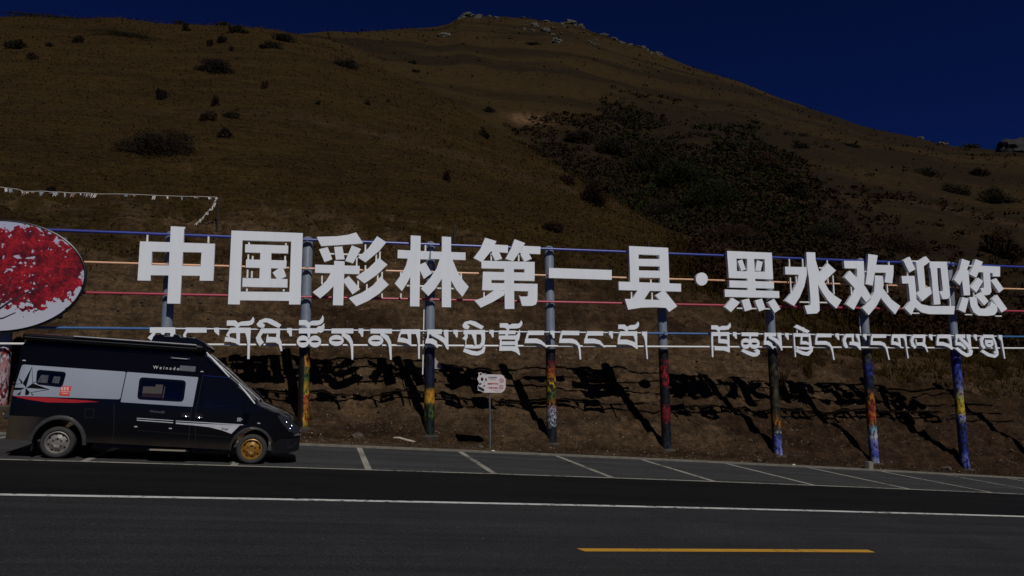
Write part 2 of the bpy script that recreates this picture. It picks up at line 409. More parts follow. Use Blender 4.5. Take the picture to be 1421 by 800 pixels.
DIP = uarr([(0, 0.80), (700, 0.82), (900, 0.88), (1000, 0.95), (1800, 0.97)]); PH_A, PH_B = phi_of(860), phi_of(1080)
phis = np.concatenate([np.linspace(-0.95, phi_of(-40), 46)[:-1], np.linspace(phi_of(-40), phi_of(1470), 560), np.linspace(phi_of(1470), 1.22, 46)[1:]])
NSEG = [10, 120, 130, 10, 12, 110, 8, 6]
def profile(ph):
    t = math.tan(ph)
    def solve(w):
        y = w
        for _ in range(40): y = float(lane_y(y * t, w))
        return y / math.cos(ph)
    xk = solve(W_KERB) * math.sin(ph)
    wf = np.interp(xk, [-5, 8, 25, 40], [24.35, 23.75, 22.95, 22.8])
    rk = solve(W_KERB + 0.15); rf = solve(wf)
    zk = float(road_z(rk * math.sin(ph), rk * math.cos(ph))) + 0.05
    zf = float(road_z(rf * math.sin(ph), rf * math.cos(ph))) + 0.13
    eb = np.interp(ph, *C_BANK); ea = np.interp(ph, *C_SPUR); ef = np.interp(ph, *C_FAR)
    sb = 0.70 * max(0.35, math.cos(ph) - PSI * math.sin(ph))
    rb = (zf - sb * rf) / (eb - sb) if eb < sb else rf + 12
    rb = min(rb, rf + 14); zb = zf + sb * (rb - rf)
    ra = max(np.interp(ph, *R_SPUR), rb + 8); dp = np.interp(ph, *DIP); rF = np.interp(ph, *R_FAR)
    rn = [rk, rf, rb, ra, ra * 1.22, ra * 1.5, rF, rF * 1.35, rF + 900]
    zn = [zk, zf, zb, ra * ea, ra * 1.22 * ea * dp, ra * 1.5 * min(ea * 0.985, ef), rF * ef, rF * 1.35 * ef * 0.72, rF * ef * 0.1]
    w = float(np.clip((ph - PH_A) / (PH_B - PH_A), 0, 1)); w = w * w * (3 - 2 * w)    # continuous slope on the right
    zn[4] = (1 - w) * zn[4] + w * np.interp(rn[4], [ra, rF], [zn[3], zn[6]]) * 0.97; zn[5] = (1 - w) * zn[5] + w * np.interp(rn[5], [ra, rF], [zn[3], zn[6]]) * 0.95
    return rn, zn
RR = []; ZZ = []
for ph in phis:
    rn, zn = profile(ph); r_ = []; z_ = []
    for i, n in enumerate(NSEG):
        tt = np.linspace(0, 1, n, endpoint=False)
        if i == 6: tt = tt ** 1.5
        r_.append(rn[i] + (rn[i + 1] - rn[i]) * tt); z_.append(zn[i] + (zn[i + 1] - zn[i]) * tt)
    r_.append([rn[-1]]); z_.append([zn[-1]])
    RR.append(np.concatenate(r_)); ZZ.append(np.concatenate(z_))
RR = np.array(RR); ZZ = np.array(ZZ)           # columns along azimuth, rows outward
NR = RR.shape[1]; rows = np.arange(NR)
I_FOOT, I_TOP, I_CREST = 10, 130, 260; I_FB = 282; I_SKY = 392
def smooth_rows(A, i0, sig):
    k = np.exp(-0.5 * (np.arange(-3 * sig, 3 * sig + 1) / sig) ** 2); k /= k.sum(); B = np.pad(A, ((0, 0), (3 * sig, 3 * sig)), 'edge')
    S = np.apply_along_axis(lambda c: np.convolve(c, k, 'valid'), 1, B); O = A.copy(); w = np.clip((rows - i0) / 20.0, 0, 1)
    return A * (1 - w) + S * w
ZS = smooth_rows(ZZ, I_TOP + 8, 5); RS = smooth_rows(RR, I_TOP + 8, 5)
keep = np.clip(1 - np.abs(rows - I_SKY) / 14.0, 0, 1) * 0.7
ZZ = ZZ * keep + ZS * (1 - keep); RR = RR * keep + RS * (1 - keep)
PH = np.repeat(phis[:, None], NR, 1); XX = RR * np.sin(PH); YY = RR * np.cos(PH)
bankw = np.clip((rows - I_FOOT + 4) / 12.0, 0, 1) * np.clip(1 - (rows - I_TOP - 5) / 25.0, 0, 1)
hillw = np.clip((rows - I_TOP) / 30.0, 0, 1); farw = np.clip((rows - I_CREST) / 25.0, 0, 1)
nb = 0.34 * fbm(XX * 0.35, YY * 0.35, 1, 4) + 0.30 * fbm(XX * 0.7, YY * 2.0, 5, 4) + 0.24 * fbm(XX * 2.0, YY * 2.6, 9, 4) + 0.07 * fbm(XX * 6, YY * 6, 15, 2)
ledge = 0.20 * np.sin((YY * 2.6 + 1.6 * fbm(XX * 0.25, YY * 0.3, 21, 3)) * 2.0)
topedge = np.exp(-((rows - I_TOP) / 7.0) ** 2) * (0.35 * fbm(XX * 0.4, YY * 0.05, 31, 4) + 0.12)
ZZ = ZZ + bankw * (nb + ledge * np.clip((rows - 40) / 40.0, 0, 1)) + topedge
wob = 0.5 * fbm(XX * 0.06, YY * 0.06, 41, 4) + 0.13 * fbm(XX * 0.25, YY * 0.9, 45, 4)
ZZ = ZZ + hillw * (1 - farw) * wob * np.clip((I_CREST + 2 - rows) / 40.0, 0.25, 1)
farn = 5.0 * fbm(XX * 0.018, YY * 0.018, 51, 5) + 1.3 * fbm(XX * 0.09, YY * 0.09, 57, 4)
ZZ = ZZ + farw * farn * np.clip(np.abs(I_SKY - rows) / 60.0, 0.07, 0.8)
ridge = farw * np.exp(-((rows - I_SKY) / 8.0) ** 2) * (1.1 * fbm(XX * 0.12, YY * 0.12, 61, 4))
ZZ = ZZ + ridge
def ground_z(x, y):
    ph = math.atan2(x, y); r_ = math.hypot(x, y); i = int(np.clip(np.searchsorted(phis, ph) - 1, 0, len(phis) - 2))
    t = (ph - phis[i]) / (phis[i + 1] - phis[i])
    return float((1 - t) * np.interp(r_, RR[i], ZZ[i]) + t * np.interp(r_, RR[i + 1], ZZ[i + 1]))
def hill_hit(u, v):
    r = ray(u, v); ph = math.atan2(r[0], r[1]); te = r[2] / math.hypot(r[0], r[1])
    i = int(np.clip(np.searchsorted(phis, ph) - 1, 0, len(phis) - 2)); t = (ph - phis[i]) / (phis[i + 1] - phis[i])
    rr = (1 - t) * RR[i] + t * RR[i + 1]; zz = (1 - t) * ZZ[i] + t * ZZ[i + 1]
    e = zz / rr; k = np.nonzero(e >= te)[0]
    if len(k) == 0: k = [int(np.argmax(e))]
    k = max(int(k[0]), 1); e0, e1 = e[k - 1], e[k]; f = 0 if e1 == e0 else float(np.clip((te - e0) / (e1 - e0), 0, 1))
    rd = rr[k - 1] + (rr[k] - rr[k - 1]) * f
    return np.array([rd * math.sin(ph), rd * math.cos(ph), zz[k - 1] + (zz[k] - zz[k - 1]) * f])
# ground cover: soil colours by where they lie
TE = ZZ / RR
def blob(cu, cv, wu, wv):
    P = hill_hit(cu, cv); Q = hill_hit(cu + wu, cv); S = hill_hit(cu, cv - wv)
    rx = max(np.linalg.norm(Q[:2] - P[:2]), .1); ry = max(abs(np.hypot(*S[:2]) - np.hypot(*P[:2])), .1)
    dph = (np.arctan2(XX, YY) - math.atan2(P[0], P[1])) * np.hypot(*P[:2]) / rx; dr = (RR - np.hypot(*P[:2])) / ry
    return np.exp(-(dph ** 2 + dr ** 2))
c_earth = np.array([0.068, 0.0425, 0.0225]); c_earth2 = np.array([0.030, 0.0165, 0.0086]); c_grass = np.array([0.0320, 0.0190, 0.0048]); c_grass2 = np.array([0.0220, 0.0125, 0.0032])
c_far = np.array([0.0300, 0.0185, 0.0055]); c_scrub = np.array([0.0135, 0.0084, 0.0036]); c_bare = np.array([0.105, 0.060, 0.030])
def mixa(a, b, w): return a * (1 - w[..., None]) + b * w[..., None]
n1 = fbm(XX * 0.15, YY * 0.5, 71, 5); n2 = fbm(XX * 0.9, YY * 0.9, 77, 4)
colr = np.broadcast_to(c_earth, XX.shape + (3,)).copy()
right = np.clip((PH - 0.28) / 0.5, 0, 1)
low_ = np.clip(1 - (rows - 40) / 45.0, 0, 1); leftw = np.clip((phi_of(330) - PH) / 0.12, 0, 1)
colr = mixa(colr, c_earth2, np.clip(0.34 + 1.3 * n1 + 0.9 * n2 + 0.40 * right + 0.18 * low_ - 0.40 * leftw, 0, 1))
gw = np.clip((rows - I_TOP + 4) / 10.0 + 1.5 * n2 + 0.8 * n1, 0, 1) * (rows > 60)
gw = np.maximum(gw, np.clip((rows - 82) / 40.0 + 1.2 * n1 + right * 0.9 - 0.7, 0, 1) * 0.8)
colr = mixa(colr, mixa(np.broadcast_to(c_grass, colr.shape), c_grass2, np.clip(0.5 + 1.3 * n1, 0, 1)), gw)
streak = fbm(XX * 0.03, RR * 0.11, 81, 4)
fr_ = mixa(np.broadcast_to(c_far, colr.shape), c_scrub, np.clip(0.25 + 2.4 * streak + 0.45 * np.clip((PH - phi_of(900)) / 0.2, 0, 1) * np.clip(1.6 - (rows - I_TOP) / 130.0, 0, 1), 0, 0.9))
farmix = np.clip(farw + np.clip((PH - phi_of(905)) / 0.12, 0, 1) * np.clip((rows - I_TOP + 5) / 25.0, 0, 1), 0, 1)
colr = mixa(colr, fr_, farmix)
gully = np.zeros_like(XX)
for (u, v, a, b, k) in ((790, 190, 45, 20, .85), (860, 205, 70, 30, .95), (940, 235, 70, 45, 1), (1000, 260, 80, 45, 1), (900, 165, 50, 12, .6), (1060, 225, 60, 40, .8), (1000, 330, 120, 30, .7), (1150, 330, 80, 25, .6), (1320, 262, 60, 14, .7), (1380, 275, 30, 14, .6), (1290, 240, 35, 7, .6), (1250, 330, 90, 25, .55), (1010, 150, 90, 6, .7), (930, 130, 60, 5, .7), (820, 110, 50, 5, .55), (1130, 165, 70, 5, .6), (1200, 210, 40, 6, .5), (1350, 360, 80, 40, .5)):
    gully = np.maximum(gully, k * blob(u, v, a, b))
C_GUL = px_curve([(600, 215), (690, 186), (740, 178), (790, 166), (850, 163), (900, 160), (960, 176), (1040, 196), (1110, 222), (1150, 246), (1200, 268), (1300, 292), (1421, 316)])
tg = np.interp(PH, *C_GUL); gm = np.clip((tg - TE) / 0.035 + 2.2 * n1 + 0.8 * n2, 0, 1) * np.clip((rows - I_CREST - 2 + 140 * np.clip((PH - phi_of(900)) / 0.15, 0, 1)) / 6.0, 0, 1) * (PH > phi_of(640)) * np.clip((rows - I_TOP - 12) / 20.0, 0, 1)
gm = gm * (0.97 - 0.42 * np.clip((PH - phi_of(1060)) / 0.12, 0, 1))
gully = np.maximum(gully * (0.9 + 0.9 * n1), gm)
colr = mixa(colr, mixa(np.broadcast_to(c_scrub, colr.shape), np.array([0.0165, 0.0098, 0.0046]), np.clip(0.4 + 1.5 * n1, 0, 1)), np.clip(gully * farmix, 0, 1))
bk3 = 1 + 0.55 * fbm(XX * 3.2, YY * 4.5, 95, 4) * np.clip(1 - (rows - I_TOP) / 30.0, 0, 1)
colr = colr * np.clip(bk3, 0.3, 2)[..., None]
colr = mixa(colr, c_bare, np.clip(1.3 * blob(735, 167, 26, 7) * (1 + 1.5 * n2), 0, 1))
colr = mixa(colr, c_bare * 0.6, np.clip(1.0 * blob(1085, 272, 22, 3) * (1 + 1.5 * n2), 0, 0.8))
colr = mixa(colr, c_bare * 0.4, np.clip(blob(845, 283, 16, 4) * (1 + 1.5 * n2), 0, 0.6))
colr = mixa(colr, c_bare * 0.45, np.clip(blob(1300, 288, 40, 4) * (1 + 1.5 * n2), 0, 0.6))

def grid_faces(nc, nr):
    a = (np.arange(nc - 1)[:, None] * nr + np.arange(nr - 1)[None, :]).ravel()
    return np.stack([a, a + nr, a + nr + 1, a + 1], 1)
def np_mesh(name, V, Fq, mat, smooth=True, col=None):
    me = bpy.data.meshes.new(name); n = Fq.shape[1]
    me.vertices.add(len(V)); me.vertices.foreach_set('co', V.astype(np.float32).ravel())
    me.loops.add(Fq.size); me.loops.foreach_set('vertex_index', Fq.astype(np.int32).ravel())
    me.polygons.add(len(Fq)); me.polygons.foreach_set('loop_start', np.arange(0, Fq.size, n, dtype=np.int32))
    me.update(calc_edges=True); me.validate()
    me.polygons.foreach_set('use_smooth', np.full(len(Fq), smooth))
    if col is not None:
        at = me.color_attributes.new('soil', 'FLOAT_COLOR', 'POINT'); at.data.foreach_set('color', np.concatenate([col, np.ones((len(col), 1))], 1).astype(np.float32).ravel())
    me.materials.append(mat); o = bpy.data.objects.new(name, me); COL.objects.link(o); return o
def hill_mat():
    mt, N, L, b = new_mat('dry_hillside_soil'); nt = mt.node_tree; setv(b, roughness=0.95, specular_ior_level=0.1)
    at = N.new('ShaderNodeAttribute'); at.attribute_name = 'soil'
    co = coords(nt)
    a = noise(nt, 5.0, 8, 0.7, co); g = noise(nt, 2.2, 8, 0.75, coords(nt, 'Object', (0.25, 1.0, 1.6))); f = noise(nt, 24, 4, 0.7, co)
    k = ramp(nt, a.outputs[0], [(0.3, (0.42,) * 3), (0.7, (1.6,) * 3)]).outputs[0]
    k2 = ramp(nt, g.outputs[0], [(0.32, (0.48,) * 3), (0.68, (1.5,) * 3)]).outputs[0]
    c = mixc(nt, 1.0, mixc(nt, 1.0, at.outputs['Color'], k, 'MULTIPLY'), k2, 'MULTIPLY')
    c = mixc(nt, 1.0, c, ramp(nt, f.outputs[0], [(0.3, (0.5,) * 3), (0.72, (1.6,) * 3)]).outputs[0], 'MULTIPLY')
    L.new(c, b.inputs['Base Color'])
    hh = mathn(nt, 'ADD', mathn(nt, 'MULTIPLY', f.outputs[0], 0.4), a.outputs[0])
    bump(nt, b, hh, 0.8, 0.12); return mt
hill = np_mesh('hillside', np.stack([XX, YY, ZZ], -1).reshape(-1, 3), grid_faces(*XX.shape), hill_mat(), True, colr.reshape(-1, 3))
tag(hill, kind='structure')

# ------------------------------------------------------------------ welcome sign: posts, rails, characters
Y_POST, Y_RAIL, Y_BACK, Y_FRONT = 24.5, 24.24, 24.13, 24.0
sign = empty('welcome_sign', (7.6, Y_POST, -2.2), 'long roadside welcome sign of white Chinese and Tibetan characters on painted posts and coloured rails', 'sign')
SIGN_INV = Matrix.Translation((-7.6, -Y_POST, 2.2))
def to_sign(vs): return [(p[0] - 7.6, p[1] - Y_POST, p[2] + 2.2) for p in vs]
def rail_z(pts): return float(np.mean([at_y(u, v, Y_RAIL)[2] for u, v in pts]))
Z_BLUE = rail_z([(185, 325), (425, 332), (655, 342), (960, 353.5), (1165, 361), (1410, 370.5)])
Z_ORG = rail_z([(185, 366.7), (430, 372.7), (660, 379.6), (960, 388.3), (1410, 401.3)])
Z_RED = rail_z([(185, 408.2), (540, 414.5), (770, 419), (1080, 425.6), (1410, 432.5)])
Z_THIN = rail_z([(300, 458), (580, 459.7), (820, 461.8), (1150, 465), (1370, 467)])
Z_LOW = rail_z([(300, 479), (670, 480.4), (905, 481.5), (1150, 482.3), (1410, 484)])
X_L, X_R = -16.0, 30.6
def rail(name, z, x0, x1, y, r_, mat, label):
    o = MB().tube(to_sign([(x0, y, z), ((x0 + x1) / 2, y, z), (x1, y, z)]), r_, 10).build(name, mat, sign, True); o['label'] = label
rail('rail', Z_BLUE, X_L, X_R, Y_RAIL, 0.046, M['blue_rail'], 'blue top rail'); rail('rail', Z_ORG, X_L, X_R, Y_RAIL, 0.034, M['orange_rail'], 'peach rail')
rail('rail', Z_RED, X_L, X_R, Y_RAIL, 0.042, M['red_rail'], 'crimson rail'); rail('rail', Z_THIN, X_L, X_R, Y_RAIL + 0.02, 0.04, M['teal_rail'], 'steel blue lower rail')
xa, xb, xc, xd = at_y(208, 458, Y_BACK)[0], at_y(893, 462, Y_BACK)[0], at_y(988, 464, Y_BACK)[0], at_y(1388, 467, Y_BACK)[0]
rail('letter_bar', Z_THIN, xa, xb, Y_BACK + 0.025, 0.024, M['white_metal'], 'thin white bar behind the first Tibetan line')
rail('letter_bar', Z_THIN, xc, xd, Y_BACK + 0.025, 0.024, M['white_metal'], 'thin white bar behind the second Tibetan line')
rail('rail', Z_LOW, X_L, X_R, Y_RAIL - 0.06, 0.036, M['white_metal'], 'white bottom rail')

def wrap_mat(name, stops, mott, hgt):
    """printed picture wrap: colour bands up the post with a mottled second colour"""
    mt, N, L, b = new_mat(name); nt = mt.node_tree; setv(b, roughness=0.45)
    co = coords(nt); sp = N.new('ShaderNodeSeparateXYZ'); L.new(co, sp.inputs[0])
    nz = noise(nt, 2.2, 5, 0.6, co)
    h = mathn(nt, 'DIVIDE', mathn(nt, 'ADD', sp.outputs[2], mathn(nt, 'MULTIPLY', mathn(nt, 'SUBTRACT', nz.outputs[0], 0.5), 0.35)), hgt)
    a = ramp(nt, h, [(s[0], s[1]) for s in stops]).outputs[0]; c2 = ramp(nt, h, [(s[0], s[2]) for s in stops]).outputs[0]
    vo = noise(nt, mott * 1.5, 5, 0.65, coords(nt, 'Object', (1, 1, 0.6)))
    f = ramp(nt, vo.outputs[0], [(0.485, (0, 0, 0)), (0.515, (1, 1, 1))]).outputs[0]
    fx = N.new('ShaderNodeRGBToBW'); L.new(f, fx.inputs[0])
    c = mixc(nt, fx.outputs[0], a, c2)
    dk = noise(nt, mott * 1.2, 5, 0.7, coords(nt, 'Object', (1.3, 1.3, 0.7)))
    c = mixc(nt, 1.0, c, ramp(nt, dk.outputs[0], [(0.42, (0.12,) * 3), (0.52, (1.1,) * 3)]).outputs[0], 'MULTIPLY')
    if 'autumn' in name:                                    # the picture is printed black down its left side
        e = mathn(nt, 'ADD', sp.outputs[0], mathn(nt, 'MULTIPLY', mathn(nt, 'SUBTRACT', dk.outputs[0], 0.5), 0.15))
        c = mixc(nt, ramp(nt, e, [(0.0, (0.03,) * 3), (0.02, (1,) * 3)]).outputs[0], (0.006, 0.006, 0.006), c)
    L.new(c, b.inputs['Base Color']); return mt
BK = (0.006, 0.006, 0.008); NV = (0.008, 0.010, 0.035); BL = (0.02, 0.035, 0.28); LB = (0.16, 0.17, 0.42); WH = (0.42, 0.46, 0.5)
OR = (0.36, 0.13, 0.012); YE = (0.48, 0.30, 0.015); GR = (0.05, 0.11, 0.015); RD = (0.28, 0.012, 0.012); DG = (0.008, 0.02, 0.013); OL = (0.06, 0.05, 0.012); SL = (0.02, 0.03, 0.04)
WRAPS = [
    ('red and white blossom picture', [(0, BK, RD), (0.2, RD, WH), (0.9, WH, RD)], 7),
    ('dark picture', [(0, BK, SL), (1, NV, BK)], 4),
    ('yellow, green and red autumn leaf picture', [(0.02, BK, OL), (0.10, RD, YE), (0.14, YE, OR), (0.40, OR, RD), (0.44, GR, YE), (0.66, GR, DG), (0.72, OR, GR), (0.86, YE, RD), (0.93, OR, OL), (1.0, SL, SL)], 6),
    ('dark navy picture with a patch of yellow leaves', [(0.0, DG, DG), (0.15, DG, BK), (0.22, BK, GR), (0.36, DG, OL), (0.40, OR, YE), (0.50, YE, OR), (0.56, BK, DG), (0.62, NV, NV), (1, NV, NV)], 6),
    ('picture of red flowers above white blossom', [(0.0, SL, BK), (0.15, SL, BK), (0.18, WH, DG), (0.36, WH, (0.12, 0.05, 0.14)), (0.40, BK, OR), (0.52, GR, BK), (0.62, YE, BK), (0.70, OR, OL), (0.77, RD, OR), (0.83, RD, DG), (0.88, BK, BK)], 9),
    ('black picture with red blossom', [(0.0, BK, SL), (0.25, BK, BK), (0.28, RD, BK), (0.43, BK, RD), (0.46, BK, BK), (0.6, BK, BK), (0.65, RD, BK), (0.86, RD, BK), (0.9, BK, BK)], 8),
    ('dark picture over a blue and white foot', [(0.0, WH, WH), (0.04, BL, LB), (0.16, LB, BL), (0.21, WH, DG), (0.25, SL, OL), (0.30, OL, OR), (0.42, OL, BK), (0.6, BK, OL), (0.8, OL, BK), (1, BK, BK)], 5),
    ('orange picture over a pale blue foot', [(0.0, WH, WH), (0.06, LB, BL), (0.20, LB, LB), (0.24, WH, WH), (0.30, (0.15, 0.28, 0.36), (0.15, 0.28, 0.36)), (0.35, BK, OR), (0.42, OR, RD), (0.60, OR, BK), (0.66, NV, SL), (0.85, NV, BL), (0.93, SL, OL)], 5),
    ('blue sky and yellow field picture', [(0.0, NV, BL), (0.08, BL, LB), (0.14, BL, NV), (0.38, BL, NV), (0.44, BL, WH), (0.48, YE, YE), (0.58, (0.36, 0.38, 0.06), YE), (0.68, (0.10, 0.12, 0.26), LB), (0.80, (0.04, 0.07, 0.42), BL), (1.0, BL, BL)], 4),
    ('blue picture', [(0.0, NV, BL), (1, BL, LB)], 4)]
post_px = [(4, 520), (232, 445), (424.3, 437), (596.5, 440), (763.6, 470), (918.7, 440), (1068.8, 440), (1199, 440), (1321, 440)]
px_x = [at_y(u, v, Y_POST)[0] for u, v in post_px]
px_x.append(px_x[-1] + (px_x[-1] - px_x[3]) / 5)
PR = 0.165
for x, (desc, stops, mott) in zip(px_x, WRAPS):
    zb = ground_z(x, Y_POST) - 0.3; zt = Z_BLUE + 0.05; zw = Z_LOW - 0.07; zfoot = ground_z(x, Y_POST - 0.2) + 0.02
    n = 28; vs = MB()
    vs.lathe([(PR, zb), (PR, zt), (PR * 0.85, zt + 0.06), (PR * 0.45, zt + 0.10), (0.001, zt + 0.115)], n, 'z', (x, Y_POST, 0)); vs.v = to_sign(vs.v)
    po = vs.build('post', M['post_grey'], sign, True, 50); po['label'] = 'grey post wrapped in a ' + desc
    wr = MB().lathe([(PR + 0.001, 0.0), (PR + 0.006, 0.004), (PR + 0.006, zw - zfoot - 0.004), (PR + 0.001, zw - zfoot)], n, 'z')
    w_o = wr.build('picture_wrap', wrap_mat('wrap_' + desc.replace(' ', '_').replace(',', ''), stops, mott, zw - zfoot), po, True, 50)
    w_o.location = (x - 7.6, 0, zfoot + 2.2)
    # rails are clamped to the post
    for z, r_ in ((Z_BLUE, .08), (Z_ORG, .06), (Z_RED, .07), (Z_THIN, 0.07)):
        cl = MB().box(x - 0.06, x + 0.06, Y_RAIL - 0.03, Y_POST - PR + 0.02, z - r_, z + r_, 0.01)
        cl.v = to_sign(cl.v); cl.build('rail_clamp', M['post_grey'], po)
    # round concrete pad at the foot
    ft = MB().lathe([(0.30, zfoot - 0.5), (0.34, zfoot - 0.02), (0.31, zfoot + 0.02), (PR + 0.02, zfoot + 0.03)], 20, 'z', (x, Y_POST, 0)); ft.v = to_sign(ft.v)
    ft.build('footing', M['verge'], po, True, 40)
for (u, v0, v1) in ((588.5, 418, 520), (1192.5, 441, 463)):
    a, b = at_y(u, v0, Y_POST - 0.1), at_y(u - (2 if v1 > 500 else -1.5), v1, Y_POST - 0.1)
    o = MB().tube(to_sign([a, b]), 0.022, 8).build('cable_conduit', M['white_metal'], sign, True)

CH = {  # traced outlines: origin and zoom of the crop, then the strokes
 '中': (185, 310, 6.6667, [[(347,28),(484,36),(470,60),(433,745),(313,743)], [(62,168),(178,172),(158,532),(38,530)], [(637,187),(755,190),(740,533),(613,532)], [(62,168),(755,190),(748,272),(55,260)], [(50,385),(747,402),(742,488),(44,480)]]),
 '国': (310, 310, 6.6667, [[(75,68),(180,72),(152,752),(42,750)], [(630,88),(735,92),(713,752),(607,752)], [(75,68),(735,92),(732,172),(72,155)], [(52,632),(718,638),(716,720),(50,712)], [(202,195),(600,207),(598,280),(200,270)], [(210,335),(585,345),(580,420),(207,410)], [(178,507),(593,517),(592,595),(175,587)], [(345,200),(445,203),(437,590),(330,588)], [(455,458),(520,412),(555,420),(582,490),(525,520),(495,514)]]),
 '彩': (430, 315, 6.6667, [[(63,93),(250,88),(350,75),(428,52),(493,153),(330,165),(105,178)], [(85,208),(165,188),(208,300),(135,325)], [(225,187),(300,182),(322,300),(240,303)], [(388,172),(473,205),(400,337),(328,315)], [(225,315),(322,320),(308,727),(213,725)], [(48,350),(462,362),(458,438),(48,425)], [(195,425),(240,430),(228,540),(170,600),(95,662),(25,605),(100,550),(155,495)], [(305,495),(360,455),(465,575),(395,625),(308,505)], [(622,87),(708,143),(640,225),(515,328),(445,283),(540,200)], [(640,288),(718,350),(620,445),(505,523),(427,463),(540,385)], [(655,460),(730,535),(640,620),(540,685),(430,735),(360,660),(480,610),(580,545)]]),
 '林': (540, 315, 6.6667, [[(200,80),(292,85),(280,738),(193,735)], [(80,213),(375,228),(365,302),(78,290)], [(175,285),(240,300),(200,455),(160,530),(118,595),(52,525),(120,430),(155,360)], [(335,327),(395,430),(322,482),(280,390),(283,350)], [(488,90),(573,95),(573,745),(488,743)], [(387,228),(707,238),(707,308),(385,297)], [(470,295),(520,300),(495,470),(430,570),(362,640),(295,572),(380,475),(440,385)], [(560,295),(585,300),(630,410),(680,490),(737,555),(678,648),(620,580),(570,490)]]),
 '第': (650, 320, 6.6667, [[(155,68),(260,100),(215,185),(125,295),(48,255),(110,175)], [(235,130),(367,138),(365,208),(200,195)], [(228,188),(285,200),(312,262),(250,280),(215,215)], [(428,82),(525,118),(480,190),(415,285),(345,262),(395,170)], [(510,143),(667,150),(665,220),(470,210)], [(500,205),(560,215),(587,262),(520,290),(480,220)], [(120,280),(613,292),(612,360),(122,350)], [(520,290),(613,292),(612,467),(520,465)], [(135,382),(613,392),(612,467),(132,455)], [(135,385),(215,388),(212,555),(127,553)], [(130,485),(640,495),(638,565),(128,552)], [(553,495),(640,497),(638,650),(625,685),(590,698),(497,698),(470,600),(485,612),(545,612),(553,600)], [(332,285),(420,290),(425,727),(337,727)], [(240,553),(338,560),(330,600),(230,660),(115,715),(57,650),(150,615)]]),
 '一': (540, 310, 3.383, [[(750,210),(1045,220),(1045,266),(750,257)]]),
 '县': (845, 330, 6.6667, [[(187,78),(272,82),(280,420),(198,420)], [(465,90),(548,95),(560,440),(475,430)], [(187,78),(548,95),(550,165),(190,152)], [(192,195),(552,200),(554,268),(194,260)], [(195,302),(556,308),(557,375),(197,367)], [(90,407),(668,427),(668,500),(92,485)], [(270,480),(385,484),(325,576),(215,576)], [(148,567),(470,577),(540,590),(530,650),(430,645),(300,648),(178,667)], [(510,483),(632,635),(557,688),(500,610),(430,535)]]),
 '·': (955, 340, 8, [[(152 + 66 * math.cos(k * math.pi / 14), 380 + 72 * math.sin(k * math.pi / 14)) for k in range(28)]]),
 '黑': (1000, 340, 8, [[(72,68),(172,74),(185,370),(92,365)], [(485,85),(568,88),(583,382),(497,380)], [(292,80),(368,82),(395,585),(305,585)], [(72,68),(568,88),(570,160),(76,150)], [(88,290),(580,300),(583,382),(92,367)], [(97,395),(590,410),(593,485),(100,472)], [(45,495),(650,515),(653,590),(48,577)], [(190,180),(240,162),(280,275),(232,290)], [(405,172),(468,190),(445,292),(385,285)], [(130,588),(215,640),(115,747),(45,690)], [(233,615),(315,597),(352,715),(270,740)], [(380,620),(460,597),(500,712),(430,740)], [(527,642),(595,600),(665,712),(600,757)]]),
 '水': (1080, 345, 8, [[(312,42),(410,45),(415,130),(460,280),(440,400),(455,560),(460,690),(430,722),(322,728),(292,635),(355,630),(360,590),(340,330),(320,200)], [(75,203),(315,208),(318,290),(290,420),(240,540),(175,640),(75,580),(160,480),(215,370),(225,292),(80,288)], [(548,162),(640,245),(510,370),(560,460),(620,520),(705,575),(645,668),(560,590),(490,490),(440,400),(455,280)]]),
 '欢': (1165, 345, 8, [[(48,138),(268,140),(270,225),(58,220)], [(190,180),(268,140),(278,300),(270,430),(240,530),(160,682),(72,620),(150,500),(195,380),(195,260)], [(115,247),(200,335),(290,430),(355,540),(297,600),(235,520),(150,420),(55,320)], [(320,62),(424,78),(405,190),(388,300),(370,413),(288,393),(305,280),(315,150)], [(400,182),(600,187),(600,270),(395,268)], [(515,240),(600,187),(598,290),(585,390),(502,375),(512,300)], [(393,300),(480,305),(490,400),(465,540),(410,640),(325,742),(255,665),(340,580),(385,480)], [(465,420),(510,480),(580,570),(675,640),(618,732),(540,650),(465,560)]]),
 '迎': (1240, 350, 8, [[(107,92),(180,53),(242,192),(175,228)], [(88,267),(232,265),(240,350),(98,350)], [(160,300),(232,265),(248,420),(255,530),(240,610),(198,700),(123,625),(185,545)], [(250,520),(310,580),(400,600),(682,600),(670,692),(400,690),(310,670),(238,612),(225,560)], [(252,115),(360,48),(408,105),(335,158),(355,395),(405,385),(425,460),(322,545),(258,470),(285,430),(270,300)], [(400,110),(480,115),(495,370),(522,580),(448,585),(425,300)], [(400,105),(592,108),(595,180),(400,175)], [(515,110),(592,108),(628,480),(620,510),(590,522),(545,522),(510,440),(550,430),(535,300)]]),
 '您': (1315, 350, 8, [[(160,75),(248,105),(215,200),(135,370),(72,310),(130,200)], [(155,230),(230,200),(245,380),(250,480),(180,480),(165,350)], [(312,80),(392,110),(355,200),(318,285),(242,245),(280,170)], [(370,153),(583,162),(582,272),(500,270),(500,235),(345,222)], [(395,220),(470,225),(478,350),(487,440),(470,470),(430,480),(395,478),(365,405),(405,395)], [(340,285),(395,325),(320,450),(255,392)], [(540,292),(625,410),(572,452),(482,320)], [(165,500),(235,520),(195,675),(120,640)], [(240,500),(322,502),(335,590),(365,628),(440,628),(470,600),(485,550),(552,600),(552,660),(520,700),(440,710),(340,705),(290,670),(255,600)], [(375,445),(455,545),(408,592),(315,490)], [(550,475),(662,632),(600,672),(495,522)]]),
}
